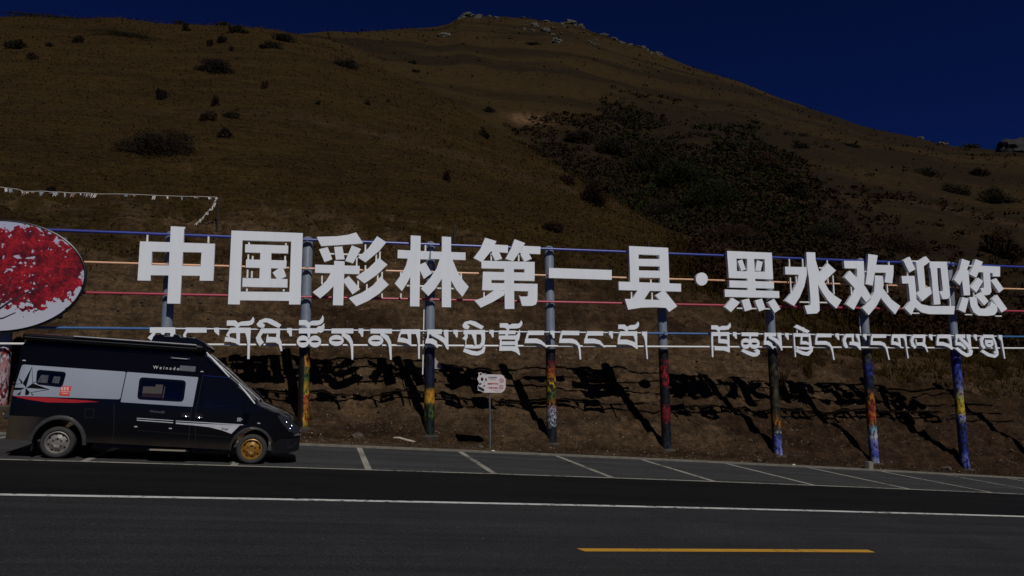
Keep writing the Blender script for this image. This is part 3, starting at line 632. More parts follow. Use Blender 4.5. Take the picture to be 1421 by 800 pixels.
def glyph(name, x0, y0, sc, polys, label, y_front, y_back):
    pl = []
    for p in polys:
        q = [at_y(x0 + a / sc, y0 + b / sc, y_front) for a, b in p]; pl.append([(c[0], c[2]) for c in q])
    V, T, B = flat_union(pl)
    vs, fs = plate(V, T, B, lambda x, z: (x, y_front, z), lambda x, z: (x, y_back, z))
    o = link_mesh(name, to_sign(vs), fs, M['letter'], sign); fix_normals(o); o['label'] = label
    return o
chars = {}
for c, (x0, y0, sc, st) in CH.items():
    chars[c] = glyph('character' if c != '·' else 'dot', x0, y0, sc, st, 'white Chinese character ' + c if c != '·' else 'round white dot between the two phrases', Y_FRONT, Y_BACK)
TICKS = {'中': [(205.5,327,336),(290,329,338)], '国': [(346,336,340),(397,338,341),(345,354,361),(351,356,361),(396,356,374),(344,375,386),(350,377,386),(343,400,405),(394,402,405)],
 '彩': [(447,383.5,395),(507,340,352),(522,354,364),(527,350,362),(507,369,377),(495,358,370),(524,382,390),(530,378,392),(509,395,404),(530,408,414),(497,390,400),('h',457,503,353)],
 '林': [(590,341,350),(556,378,386),(639.5,379,388),(556,408,414),('h',564,590,397),('h',606,631,400.5)], '第': [(681,348,362),(719,350,363),(671,406,414)],
 '县': [(875,405,416),(903.5,406,418),(902,388,394)], '黑': [(1012,413,422),('h',1021,1070,428)],
 '水': [(1093.5,360,371),(1112,360,371),(1146,362,372),(1095,386,412),(1103,384,398),(1147,386,394),(1154,383,409),('h',1108,1147,419.5),('h',1135,1144,372.5)],
 '欢': [(1179,396,415),(1231.5,364,369),(1229,395,407),('h',1198,1204,377.5)], '迎': [(1257,375,384),(1316,414,425),('h',1262,1275,363),('h',1264,1274,435)],
 '您': [(1349,406,414),('h',1337,1347,437),('h',1379,1388,439),('h',1342,1352,369.5)]}
for c, tk in TICKS.items():
    wv = 0.024
    for t in tk:
        mb = MB()
        if t[0] == 'h':
            a, b = at_y(t[1], t[3], Y_BACK), at_y(t[2], t[3] + 0.03 * (t[2] - t[1]), Y_BACK); z = (a[2] + b[2]) / 2
            mb.box(a[0], b[0], Y_BACK - 0.075, Y_BACK - 0.03, z - wv, z + wv)
        else:
            a, b = at_y(t[0], t[1], Y_BACK), at_y(t[0], t[2], Y_BACK)
            mb.box(a[0] - wv, a[0] + wv, Y_BACK - 0.08, Y_BACK - 0.02, b[2], a[2])
        mb.v = to_sign(mb.v); mb.build('mounting_bracket', M['white_metal'], chars[c])

A10 = 10.0; B11 = 11.111
def P(*p): return [list(p)]
S_ = stroke
TIB = [
 (200, 430, A10, P((80,245),(432,245),(430,322),(78,322)) + P((125,315),(165,315),(100,430),(48,388)) + P((360,315),(432,315),(430,560),(380,560)) + P((225,315),(290,315),(280,345),(240,345))),
 (200, 430, A10, P((580,248),(868,250),(866,320),(575,320)) + S_([(588,300,35),(560,350,35),(565,400,40)]) + P((545,385),(700,390),(790,430),(820,500),(800,505),(740,460),(660,448),(540,448))),
 (200, 430, A10, P((975,250),(1040,250),(1040,360),(1000,330),(970,300))),
 (300, 430, A10, P((150,150),(270,150),(305,185),(350,165),(470,155),(495,130),(512,98),(530,130),(525,175),(500,205),(450,222),(340,222),(310,240),(300,262),(275,262),(265,235),(235,222),(145,222)) + P((205,250),(480,250),(478,325),(180,325)) + P((200,250),(240,300),(180,345),(190,385),(140,365),(140,345)) + P((125,378),(220,390),(300,415),(328,430),(328,500),(270,465),(190,445),(115,445)) + S_([(305,300,50),(305,480,45)]) + P((400,320),(480,250),(470,480),(462,685),(432,685),(435,480),(420,380))),
 (300, 430, A10, P((560,200),(600,150),(680,118),(760,128),(840,170),(905,210),(870,255),(780,215),(700,175),(640,180),(678,210),(660,252),(610,248),(570,225)) + P((625,260),(890,260),(885,328),(640,328)) + P((625,260),(650,328),(620,370),(625,400),(662,455),(605,508),(565,450),(550,390),(580,340)) + P((840,320),(888,270),(885,330),(880,400),(840,405),(830,380)) + P((700,375),(880,385),(905,450),(918,575),(895,575),(865,480),(820,455),(690,455)) + P((708,345),(722,345),(722,385),(700,400))),
 (390, 430, A10, P((82,255),(152,255),(150,370),(122,370),(105,330),(82,310))),
 (390, 430, A10, P((250,145),(350,145),(390,180),(430,155),(530,150),(560,120),(578,75),(595,120),(588,170),(550,205),(500,218),(410,218),(392,262),(370,262),(355,235),(330,215),(248,215)) + P((250,258),(490,258),(520,230),(560,225),(600,185),(602,250),(590,300),(550,325),(520,310),(500,330),(245,330)) + P((365,320),(405,320),(402,390),(372,390)) + ring(305,442,87,84,52,16) + ring(470,442,87,84,55,16)),
 (390, 430, A10, P((700,262),(1005,262),(1003,330),(698,330)) + P((840,325),(890,325),(890,375),(845,375)) + ring(768,428,103,77,70,14) + S_([(868,350,50),(930,385,70),(972,450,50),(985,520,36),(990,692,22)])),
 (480, 430, A10, P((175,262),(243,262),(240,375),(215,375),(200,335),(175,318))),
 (480, 430, A10, P((342,265),(640,268),(638,332),(340,330)) + P((480,325),(530,325),(530,375),(480,370)) + ring(415,430,105,76,66,13) + S_([(508,350,50),(565,385,65),(603,450,50),(615,520,38),(625,695,22)])),
 (480, 430, A10, P((765,272),(1030,272),(1030,338),(750,338)) + S_([(762,320,26),(742,365,24),(740,400,24)]) + P((725,390),(790,390),(860,410),(905,440),(905,505),(840,465),(770,452),(715,448)) + P((850,330),(905,330),(908,505),(870,480),(865,400)) + P((970,335),(1030,300),(1028,480),(1025,680),(1003,680),(1000,480),(990,400))),
 (570, 430, A10, P((230,275),(432,275),(430,340),(228,342)) + S_([(245,330,25),(235,405,24)]) + P((215,400),(300,400),(360,435),(382,520),(370,535),(320,485),(270,468),(200,468)) + S_([(290,335,40),(400,385,60),(480,440,65),(515,545,28)]) + P((458,280),(522,280),(522,555),(510,555),(490,480),(480,400),(460,340))),
 (570, 430, A10, P((590,280),(655,280),(652,385),(630,385),(615,350),(590,325))),
 (630, 430, A10, P((118,215),(150,170),(230,150),(300,165),(415,235),(385,275),(300,235),(220,200),(180,200),(220,235),(195,272),(150,265),(125,245)) + P((132,282),(432,282),(430,342),(130,340)) + P((150,335),(190,335),(190,390),(165,432),(115,400),(145,370)) + P((240,335),(310,335),(312,490),(292,490),(275,420),(255,370)) + S_([(400,320,60),(410,400,50),(400,470,50),(360,515,45),(270,520,40),(150,515,35)]) + S_([(135,560,50),(250,600,60),(330,610,55),(400,580,50),(425,515,30)]) + S_([(165,425,12),(165,515,12)])),
 (630, 430, A10, P((490,282),(552,282),(550,385),(530,385),(515,345),(490,325))),
 (630, 430, A10, P((637,188),(740,188),(770,215),(810,195),(900,195),(925,170),(932,145),(950,180),(945,215),(915,250),(870,262),(770,262),(760,290),(735,290),(730,265),(700,250),(635,248)) + P((622,288),(855,290),(855,340),(620,340)) + P((715,335),(752,335),(752,365),(715,365)) + P((622,360),(860,358),(880,340),(915,275),(918,350),(900,430),(860,415),(622,412)) + P((640,405),(662,405),(660,570),(628,570)) + P((655,440),(885,440),(882,490),(655,490)) + P((655,508),(880,508),(900,550),(918,630),(905,632),(860,590),(800,570),(640,572)) + P((850,410),(885,410),(885,512),(850,512))),
 (720, 430, A10, P((122,292),(350,292),(348,352),(118,352)) + S_([(128,330,30),(108,405,27)]) + P((90,400),(250,400),(310,425),(360,470),(400,522),(380,525),(310,480),(240,465),(80,465)) ),
 (720, 430, A10, P((437,292),(495,292),(495,395),(475,395),(460,350),(437,335))),
 (720, 430, A10, P((592,292),(840,295),(838,355),(588,352)) + S_([(598,330,30),(578,408,27)]) + P((565,402),(740,402),(800,425),(845,480),(858,560),(865,690),(845,690),(832,560),(815,500),(770,470),(700,463),(560,463))),
 (810, 430, A10, P((48,298),(272,300),(270,360),(45,360)) + S_([(52,335,30),(32,408,27)]) + P((10,402),(150,402),(230,430),(300,522),(285,525),(220,480),(150,468),(5,468))),
 (810, 430, A10, P((350,300),(405,300),(405,400),(385,400),(370,365),(350,345))),
 (810, 430, A10, P((480,208),(570,208),(605,240),(650,215),(720,210),(740,190),(755,165),(770,190),(765,230),(740,262),(700,278),(620,278),(605,310),(585,310),(570,280),(540,268),(480,268)) + P((505,300),(740,300),(738,362),(500,362)) + S_([(510,320,30),(485,425,28)]) + P((475,415),(600,415),(680,440),(735,470),(752,548),(735,545),(670,500),(600,482),(470,480)) + P((690,355),(742,300),(745,500),(720,480),(715,420))),
 (810, 430, A10, P((810,305),(880,305),(880,520),(892,685),(875,685),(862,540),(850,430),(830,370),(808,345))),
 (980, 435, B11, P((78,188),(165,185),(205,215),(250,195),(330,195),(355,175),(368,145),(382,175),(375,215),(345,250),(300,258),(215,258),(208,295),(185,295),(175,265),(150,250),(78,248)) + P((80,290),(358,290),(356,350),(80,352)) + P((80,290),(105,300),(112,675),(88,678),(78,400)) + S_([(205,345,35),(200,440,30)]) + P((190,395),(290,400),(345,425),(345,475),(280,465),(190,460)) + P((130,510),(300,510),(350,530),(368,605),(345,600),(270,575),(130,570)) + S_([(340,340,35),(350,590,30)])),
 (980, 435, B11, P((412,290),(467,290),(475,395),(455,395),(440,365),(412,345))),
 (980, 435, B11, P((545,295),(802,298),(802,355),(547,352)) + P((668,345),(692,345),(690,430),(668,430)) + ring(612,468,72,82,46,18) + ring(745,468,80,82,46,18) + P((545,590),(570,550),(640,580),(740,610),(775,600),(735,570),(790,550),(832,580),(825,630),(780,665),(720,670),(640,640))),
 (1060, 435, B11, P((10,300),(188,302),(186,358),(10,358)) + S_([(30,345,28),(20,430,28)]) + P((0,425),(70,422),(125,460),(155,545),(140,552),(100,505),(50,485),(0,485)) + S_([(80,360,35),(180,410,55),(250,480,50),(280,560,20)]) + P((210,302),(268,302),(285,575),(270,575),(245,440),(212,350))),
 (1060, 435, B11, P((325,305),(380,305),(385,410),(365,405),(345,370),(325,345))),
 (1060, 435, B11, P((512,175),(712,275),(670,308),(470,215)) + P((455,308),(720,312),(718,365),(455,360)) + P((455,308),(475,320),(498,675),(480,678),(462,450)) + S_([(585,355,28),(575,480,25)]) + P((575,430),(650,430),(710,465),(712,490),(650,482),(575,478)) + S_([(705,340,30),(720,480,35),(720,540,40),(640,545,35),(500,530,30)]) + S_([(500,570,45),(600,615,55),(680,630,55),(735,580,40),(745,520,25)]) + S_([(515,255,12),(517,310,12)]) + S_([(615,215,12),(617,300,12)])),
 (1130, 435, B11, P((35,312),(268,315),(265,370),(30,370)) + S_([(40,345,30),(28,440,30)]) + P((15,428),(180,428),(240,455),(285,530),(298,620),(315,718),(295,720),(272,600),(245,520),(200,490),(150,485),(15,485))),
 (1130, 435, B11, P((325,312),(378,312),(388,412),(368,410),(345,375),(325,355))),
 (1130, 435, B11, P((480,318),(610,318),(610,372),(480,370)) + S_([(490,345,45),(460,420,45),(480,490,55),(505,530,45)]) + S_([(590,350,30),(600,445,28)]) + P((545,440),(640,440),(690,460),(722,568),(705,565),(650,505),(590,490),(545,490)) + P((635,320),(692,320),(722,568),(700,540),(680,420),(645,360))),
 (1130, 435, B11, P((750,320),(805,320),(808,415),(790,412),(770,375),(750,355))),
 (1200, 435, B11, P((110,322),(332,325),(330,380),(105,380)) + S_([(115,355,28),(105,440,30)]) + P((92,430),(240,432),(310,460),(350,530),(365,620),(388,715),(368,718),(345,620),(320,540),(280,500),(220,490),(90,488))),
 (1200, 435, B11, P((425,325),(640,325),(638,380),(420,380)) + S_([(435,355,35),(425,450,35)]) + P((415,440),(470,435),(530,460),(555,480),(560,540),(530,510),(480,490),(410,485)) + P((505,375),(545,375),(565,540),(540,520),(525,440)) + P((590,375),(640,330),(655,540),(680,690),(662,695),(635,520),(615,420))),
 (1200, 435, B11, P((745,328),(935,328),(932,382),(740,380)) + S_([(750,355,45),(725,430,45),(745,490,50),(785,535,40)]) + S_([(920,360,35),(915,465,32)]) + P((800,450),(920,450),(950,500),(980,600),(965,600),(930,530),(880,500),(800,500)) + S_([(790,400,16),(800,470,16)])),
 (1270, 435, B11, P((212,325),(265,325),(270,418),(250,418),(230,385),(212,365))),
 (1270, 435, B11, P((345,328),(552,328),(550,385),(340,385)) + S_([(355,360,35),(345,460,35)]) + P((330,440),(430,442),(520,475),(555,500),(580,560),(560,562),(500,520),(430,500),(330,498)) + P((500,380),(552,330),(570,500),(580,560),(545,520),(530,430))),
 (1270, 435, B11, P((622,325),(770,328),(768,385),(622,382)) + S_([(642,375,30),(632,450,27)]) + P((622,440),(700,445),(750,490),(790,540),(770,560),(720,510),(680,495),(622,495)) + S_([(690,380,40),(760,440,50),(830,520,45),(845,560,40)]) + P((790,328),(850,328),(870,560),(840,540),(815,420),(795,380)) + S_([(640,540,40),(720,605,50),(800,650,50),(855,630,50),(865,585,50),(825,590,40)])),
 (1270, 435, B11, P((900,328),(950,328),(955,425),(940,425),(920,390),(900,370))),
 (1331, 435, B11, P((370,330),(530,332),(530,385),(370,380)) + S_([(375,360,45),(345,420,45),(355,490,45),(395,540,40)]) + S_([(522,365,30),(560,460,30),(580,560,35),(595,620,35)]) + ring(470,468,62,58,30,9) + S_([(405,405,14),(410,470,14)]) + P((415,410),(520,410),(520,440),(415,440)) + S_([(355,580,45),(450,640,50),(550,665,45),(590,640,35),(590,600,30),(540,605,40)])),
 (1331, 435, B11, P((605,335),(665,338),(668,420),(700,600),(712,700),(695,702),(670,560),(650,430),(610,385))),
]
TSHEG = {2, 5, 8, 12, 14, 17, 20, 24, 27, 30, 32, 36, 39}
for i, (x0, y0, sc, st) in enumerate(TIB):
    nm = 'separator_mark' if i in TSHEG else 'tibetan_character'
    glyph(nm, x0, y0, sc, st, 'small white wedge between Tibetan syllables' if i in TSHEG else 'white Tibetan letter on the lower bars', Y_FRONT + 0.06, Y_BACK)

# ------------------------------------------------------------------ oval board with a red tree
def board_mat():
    mt, N, L, b = new_mat('printed_red_tree_picture'); nt = mt.node_tree; setv(b, roughness=0.4)
    co = coords(nt); sp = N.new('ShaderNodeSeparateXYZ'); L.new(co, sp.inputs[0]); X, Z = sp.outputs[0], sp.outputs[2]
    n1 = noise(nt, 0.9, 3, 0.5, co); n2 = noise(nt, 3.0, 4, 0.55, co); n3 = noise(nt, 8.0, 2, 0.5, co)
    ex = mathn(nt, 'POWER', mathn(nt, 'ABSOLUTE', mathn(nt, 'DIVIDE', X, 2.38)), 2.6)
    zz = mathn(nt, 'ABSOLUTE', mathn(nt, 'DIVIDE', mathn(nt, 'ADD', Z, -0.26), 1.22)); ez = mathn(nt, 'POWER', zz, 2.4)
    d = mathn(nt, 'ADD', ex, ez)
    s = mathn(nt, 'SUBTRACT', 1.12, d)
    s = mathn(nt, 'MINIMUM', s, 0.62)
    s = mathn(nt, 'ADD', s, mathn(nt, 'MULTIPLY', mathn(nt, 'SUBTRACT', n2.outputs[0], 0.5), 2.4))
    s = mathn(nt, 'ADD', s, mathn(nt, 'MULTIPLY', mathn(nt, 'SUBTRACT', n3.outputs[0], 0.5), 2.1))
    s = mathn(nt, 'ADD', s, mathn(nt, 'MULTIPLY', mathn(nt, 'SUBTRACT', n1.outputs[0], 0.5), 2.4))
    mask = ramp(nt, s, [(0.20, (0, 0, 0)), (0.26, (1, 1, 1))]).outputs[0]; bw = N.new('ShaderNodeRGBToBW'); L.new(mask, bw.inputs[0])
    n4 = noise(nt, 2.6, 6, 0.65, co)
    red = ramp(nt, n4.outputs[0], [(0.30, (0.025, 0.0015, 0.009)), (0.42, (0.13, 0.003, 0.008)), (0.54, (0.31, 0.007, 0.014)), (0.72, (0.46, 0.016, 0.028))]).outputs[0]
    n5 = noise(nt, 14, 3, 0.6, co)
    red = mixc(nt, 1.0, red, ramp(nt, n5.outputs[0], [(0.35, (0.45,) * 3), (0.65, (1.35,) * 3)]).outputs[0], 'MULTIPLY')
    sky_ = ramp(nt, mathn(nt, 'MULTIPLY_ADD', Z, 0.3), [(0.0, (0.52, 0.53, 0.60)), (1.0, (0.44, 0.45, 0.60))]).outputs[0]
    L.new(mixc(nt, bw.outputs[0], sky_, red), b.inputs['Base Color']); return mt
Yb = 23.95
cen = at_y(-2, 383, Yb); tip = at_y(118, 384, Yb); top_ = at_y(0, 306, Yb); bot = at_y(0, 461, Yb)
ax, az = tip[0] - cen[0], (top_[2] - bot[2]) / 2; cen[2] = (top_[2] + bot[2]) / 2
board = empty('oval_billboard', tuple(cen), 'large oval white board with a picture of a red leaved tree, behind the van', 'billboard')
def oval(a, b, y0, y1, n=96):
    vs = [(a * math.cos(2 * math.pi * k / n), y, b * math.sin(2 * math.pi * k / n)) for y in (y0, y1) for k in range(n)]
    return vs, [tuple(range(n)), tuple(range(2 * n - 1, n - 1, -1))] + [(k, k + n, (k + 1) % n + n, (k + 1) % n) for k in range(n)]
vs, fs = oval(ax - 0.03, az - 0.03, -0.012, 0.10); o = link_mesh('picture_panel', vs, fs, board_mat(), board); fix_normals(o)
def bpx(l): return [(lambda q: (q[0] - cen[0], q[2] - cen[2], w * 0.026))(at_y(u, v, Yb)) for u, v, w in l]
V, T, B = flat_union(stroke(bpx([(-30, 452, 3), (-5, 432, 2.4), (18, 416, 2), (42, 404, 1.4), (62, 399, .8)])) + stroke(bpx([(-5, 432, 2), (10, 405, 1.6), (16, 385, 1)])) + stroke(bpx([(18, 416, 1.6), (36, 418, 1.2), (52, 424, .7)])) + stroke(bpx([(-20, 444, 2), (4, 442, 1.6), (22, 434, 1)])))
vs, fs = plate(V, T, B, lambda x, z: (x, -0.016, z), lambda x, z: (x, -0.0125, z)); ob_ = link_mesh('branch_picture', vs, fs, paint('dark_purple_ink', (0.03, 0.010, 0.022), 0.5), o); fix_normals(ob_)
rim = MB().tube([(ax * math.cos(2 * math.pi * k / 96), 0.06, az * math.sin(2 * math.pi * k / 96)) for k in range(97)], 0.038, 8, False); rim.build('rim', M['black_trim'], board, True)
for dx in (-1.6, 0, 1.6): MB().box(dx - 0.05, dx + 0.05, 0.105, 0.24, -az * 0.75, az * 0.75, 0.01).build('back_bracket', M['galv'], board)

# ------------------------------------------------------------------ camper van
VA = np.array([-5.22087504, 17.18320114, -1.40076062]); VB = np.array([-1.48516181, 17.36142031, -1.65812465])
vs_ = (VB - VA) / np.linalg.norm(VB - VA); vn = np.cross([0, 0, 1], vs_); vn /= np.linalg.norm(vn); vh = np.cross(vs_, vn)
van = empty('camper_van', tuple(VA), 'black high roofed camper van with silver side panels parked nose right beside the road', 'camper van')
mw = Matrix.Identity(4)
for i in range(3): mw[i][0] = vs_[i]; mw[i][1] = vn[i]; mw[i][2] = vh[i]; mw[i][3] = VA[i]
van.matrix_world = mw
def vp(u, v, d=0.0):                       # photo point on the van's near side -> (along, height)
    r = ray(u, v); Q = ((VA + d * vn) @ vn) / (r @ vn) * r - VA; return float(Q @ vs_), float(Q @ vh)
HWID = 1.02
T_PTS = np.array([(-0.97, 2.25), (-0.93, 2.38), (-0.85, 2.47), (2.25, 2.44), (2.52, 2.40), (2.66, 2.32), (3.0, 2.07), (3.5, 1.68), (3.92, 1.355), (4.0, 1.32), (4.43, 1.16), (4.60, 1.06), (4.68, 0.97), (4.72, 0.86), (4.745, 0.70)])
def Ttop(s): return float(np.interp(s, T_PTS[:, 0], T_PTS[:, 1]))
def Din(s, h):                            # inset of the side wall
    d = 0.02 * max(0, (0.7 - h) / 0.4) ** 1.5
    if h > 1.2: d += 0.13 * ((h - 1.2) / 1.25) ** 1.35
    if s > 3.1: d += 0.40 * ((s - 3.1) / 1.64) ** 2.3
    if h > 1.25 and s > 2.7: d += 0.05 * (s - 2.7) * (h - 1.25)
    if s < -0.8: d += 0.05 * ((-0.8 - s) / 0.17) ** 2
    return d
def hbot(s):
    b = float(np.interp(s, [-0.97, -0.5, 0.5, 3.2, 4.2, 4.5, 4.745], [0.36, 0.35, 0.355, 0.30, 0.24, 0.25, 0.32]))
    for c_, r_ in ((-0.02, 0.46), (3.73, 0.42)):
        q = r_ * r_ - (s - c_) ** 2
        if q > 0: b = max(b, 0.30 + math.sqrt(q) * 1.1)
    return b
st = sorted(set([round(x, 3) for x in np.concatenate([np.linspace(-0.97, -0.85, 5), np.linspace(-0.6, 0.6, 49), np.linspace(0.8, 2.4, 9), np.linspace(2.5, 4.2, 69), np.linspace(4.2, 4.745, 16), [-0.481, -0.479, 0.441, 0.439, 3.309, 3.311, 4.149, 4.151]])]))
NS, NT = 16, 17; bv = []; sec = 2 * NS + NT
for s in st:
    hb = hbot(s); lat_e = None; col_ = []
    he = Ttop(min(s + 0.2 * (1 if s > 2.2 else 0), 4.745)) - 0.07
    he = max(he, hb + 0.05)
    for k in range(NS):
        h = hb + (he - hb) * k / (NS - 1); col_.append((HWID - Din(s, h), h))
    le = HWID - Din(s, he)
    top = []
    for k in range(1, NT + 1):
        q = -1 + 2 * k / (NT + 1); sh = 0.2 * q * q * (1 if s > 2.2 else 0)
        z = Ttop(min(s + sh, 4.745)) - 0.07 * abs(q) ** 5
        top.append((q * le, max(z, he - 0.0)))
    for (l, h) in col_: bv.append((s, HWID - l, h))
    for (q, h) in top: bv.append((s, HWID + q, h))
    for (l, h) in reversed(col_): bv.append((s, HWID + l, h))
bf = []
for i in range(len(st) - 1):
    for k in range(sec):
        k2 = (k + 1) % sec; bf.append((i * sec + k, (i + 1) * sec + k, (i + 1) * sec + k2, i * sec + k2))
bf.append(tuple(range(sec))); bf.append(tuple((len(st) - 1) * sec + k for k in reversed(range(sec))))
body = link_mesh('body', bv, bf, M['van'], van, True); fix_normals(body); body.data.set_sharp_from_angle(angle=math.radians(38))

def dens(poly, step=0.12):
    out = []
    for i in range(len(poly)):
        a, b = poly[i], poly[(i + 1) % len(poly)]; n = max(1, int(math.dist(a, b) / step))
        out += [(a[0] + (b[0] - a[0]) * k / n, a[1] + (b[1] - a[1]) * k / n) for k in range(n)]
    return out
def patch(name, polys, off, mat, parent=None, thick=0.012, px=True, far=False):
    """panel that follows the van's side wall"""
    P2 = []
    for p in polys:
        q = [vp(*c) for c in p] if px else p; P2.append(q)
    lo = np.min([np.min(q, 0) for q in P2], 0); hi = np.max([np.max(q, 0) for q in P2], 0)
    grid = [(float(x), float(y)) for x in np.arange(lo[0] + 0.03, hi[0], 0.06) for y in np.arange(lo[1] + 0.03, hi[1], 0.06)]
    V, T, B = flat_union([dens(q, 0.06) for q in P2], grid)
    sg = (lambda d: 2 * HWID - d) if far else (lambda d: d)
    vs, fs = plate(V, T, B, lambda s, h: (s, sg(Din(s, h) - off), h), lambda s, h: (s, sg(Din(s, h) - off + thick), h))
    o = link_mesh(name, vs, fs, mat, parent or van); fix_normals(o)
    return o
def rrect(p, rad, n=5):
    """rounded quadrilateral (pixel corner list)"""
    out = []; m_ = len(p)
    for i in range(m_):
        a, b, c = np.array(p[i - 1], float), np.array(p[i], float), np.array(p[(i + 1) % m_], float)
        p0 = b + (a - b) / np.linalg.norm(a - b) * rad; p1 = b + (c - b) / np.linalg.norm(c - b) * rad
        for k in range(n + 1):
            t = k / n; out.append(tuple((1 - t) ** 2 * p0 + 2 * t * (1 - t) * b + t * t * p1))
    return out
p1 = patch('side_panel', [rrect([(29.5, 506), (174.3, 516.2), (166.8, 554.5), (16, 549.5)], 3)], 0.010, M['silver']); p1['label'] = 'rear silver side panel with compass star'
p2 = patch('side_panel', [rrect([(175.6, 516.4), (275, 523.8), (267.5, 565), (167.6, 558.4)], 1.2)], 0.018, M['silver'], thick=0.02); p2['label'] = 'forward silver panel on the sliding door'
c8 = lambda l: [(x / 8.0, 455 + y / 8.0) for x, y in l]
star = [[(347,435),(290,662),(250,622)], [(548,685),(290,668),(362,618)], [(195,550),(252,603),(240,625)], [(150,665),(280,668),(232,692),(150,692)], [(185,745),(240,700),(222,748)], [(285,670),(332,716),(312,748),(280,748)], [(340,720),(375,748),(358,750)]]
lines_ = stroke([(347,435,5),(362,615,5)]) + stroke([(548,685,5),(340,720,5)]) + stroke([(362,615,5),(430,588,5)]) + stroke([(165,628,5),(240,620,5)])
patch('star_decal', [c8(p) for p in star + lines_], 0.0135, M['ink_black'], p1, 0.003)
patch('badge', [c8([(678,648),(795,650),(770,760),(655,752)])], 0.0135, M['badge_red'], p1, 0.003)
bd = []
for k, x in enumerate((686, 716, 748)):
    bd += stroke([(x, 662, 7), (x - 4, 692, 7)]) + stroke([(x, 662, 6), (x + 18, 663, 6)]) + stroke([(x - 2, 677, 6), (x + 15, 678, 6)]) + stroke([(x - 4, 692, 6), (x + 16, 693, 6)])
bd += stroke([(675, 710, 5), (778, 714, 5)]) + stroke([(685, 728, 5), (760, 734, 5)])
patch('badge_lettering', [c8(p) for p in bd], 0.0160, M['white_decal'], p1, 0.003)
red = patch('stripe', [[(16, 550), (62, 551.8), (120, 556), (138, 558), (105, 559.4), (66, 558.8), (40, 555)]], 0.008, M['red_decal']); red['label'] = 'red pointed stripe'
# windows
def window(corners, rad, inner, blinds, label):
    w = patch('window', [rrect(corners, rad)], 0.030, M['gloss_black'], thick=0.03); w['label'] = label
    for (q, mt) in blinds: patch('blind', [q], 0.0335, mt, w, 0.003)
    patch('pane', [rrect(inner, rad * 0.7)], 0.038, M['pane'], w, 0.002)
    return w
window([(51, 513), (92, 516.5), (86.5, 537), (50, 532.5)], 5, [(53.5, 515.5), (89.5, 518.5), (84.5, 534.5), (52.5, 530.5)],
       [([(57, 520.5), (67.5, 521), (66, 532), (52.5, 530.5)], M['blind_grey']), ([(75, 522.5), (84, 523), (82, 532.5), (72, 531.5)], M['blind_grey'])], 'small rear window')
window([(193.5, 523.5), (258.5, 528.2), (255, 557.5), (190.5, 554)], 6, [(196, 526.5), (255.5, 530.5), (252.5, 554.5), (193.5, 551.5)],
       [([(199, 536.5), (216, 537), (216.3, 533.8), (226.5, 534.3), (225, 547), (197.5, 546)], M['beige']), ([(197.3, 546.6), (224.8, 547.6), (224.3, 552.5), (196.8, 551)], M['brown_wood']), ([(228.3, 537), (229.6, 537), (227, 553), (225.6, 553)], M['beige'])], 'wide middle window with beige blind')
cw = patch('cab_window', [rrect([(282, 524.5), (317.5, 526.5), (334, 546), (344, 563), (283.5, 567)], 2)], 0.006, M['dark_glass'])
patch('window_trim', stroke([(281, 521.5, .9), (317.5, 524.2, .9)]), 0.014, M['chrome'], cw, 0.01)
# windscreen on the sloping front
wv = []; wf = []; ns_, nl = 22, 15
for i in range(ns_ + 1):
    s = 2.62 + (3.90 - 2.62) * i / ns_
    for k in range(nl + 1):
        q = -0.93 + 1.86 * k / nl; sS = s - 0.2 * q * q; he = Ttop(s) ; le = (HWID - Din(max(sS, -1), he)) * 0.985
        wv.append((sS + 0.008, HWID + q * le, Ttop(s) - 0.07 * abs(q) ** 5 + 0.010))
for i in range(ns_):
    for k in range(nl): wf.append((i * (nl + 1) + k, (i + 1) * (nl + 1) + k, (i + 1) * (nl + 1) + k + 1, i * (nl + 1) + k + 1))
wsn = link_mesh('windscreen', wv, wf, M['dark_glass'], van, True)
MB().tube([(3.78, 0.5, 1.44), (3.52, 0.62, 1.66)], 0.012, 6).build('wiper', M['black_trim'], wsn, True); MB().tube([(3.86, 1.0, 1.43), (3.57, 1.3, 1.67)], 0.012, 6).build('wiper', M['black_trim'], wsn, True)
MB().tube([(2.62 + 1.26 * k / 12 - 0.2 * 0.49, HWID - 0.7 * (HWID - Din(2.62 + 1.26 * k / 12, Ttop(2.62 + 1.26 * k / 12))), Ttop(2.62 + 1.26 * k / 12) + 0.012) for k in range(13)], 0.009, 6).build('edge_glint', M['silver_line'], wsn, True)  # last tube: glint along the windscreen edge, added as a silver line
# sun glints on the black A pillar, put in as pale painted tubes
def side3(s, h, off): return (s, Din(s, h) - off, h)
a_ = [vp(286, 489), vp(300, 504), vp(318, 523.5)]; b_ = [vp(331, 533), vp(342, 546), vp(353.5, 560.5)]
MB().tube([side3(*q, 0.014) for q in a_], [0.010, 0.024, 0.012], 8).build('pillar_glint', M['painted_glint'], van, True)
MB().tube([side3(*q, 0.010) for q in b_], [0.010, 0.020, 0.016], 8).build('pillar_glint', M['painted_glint'], van, True)
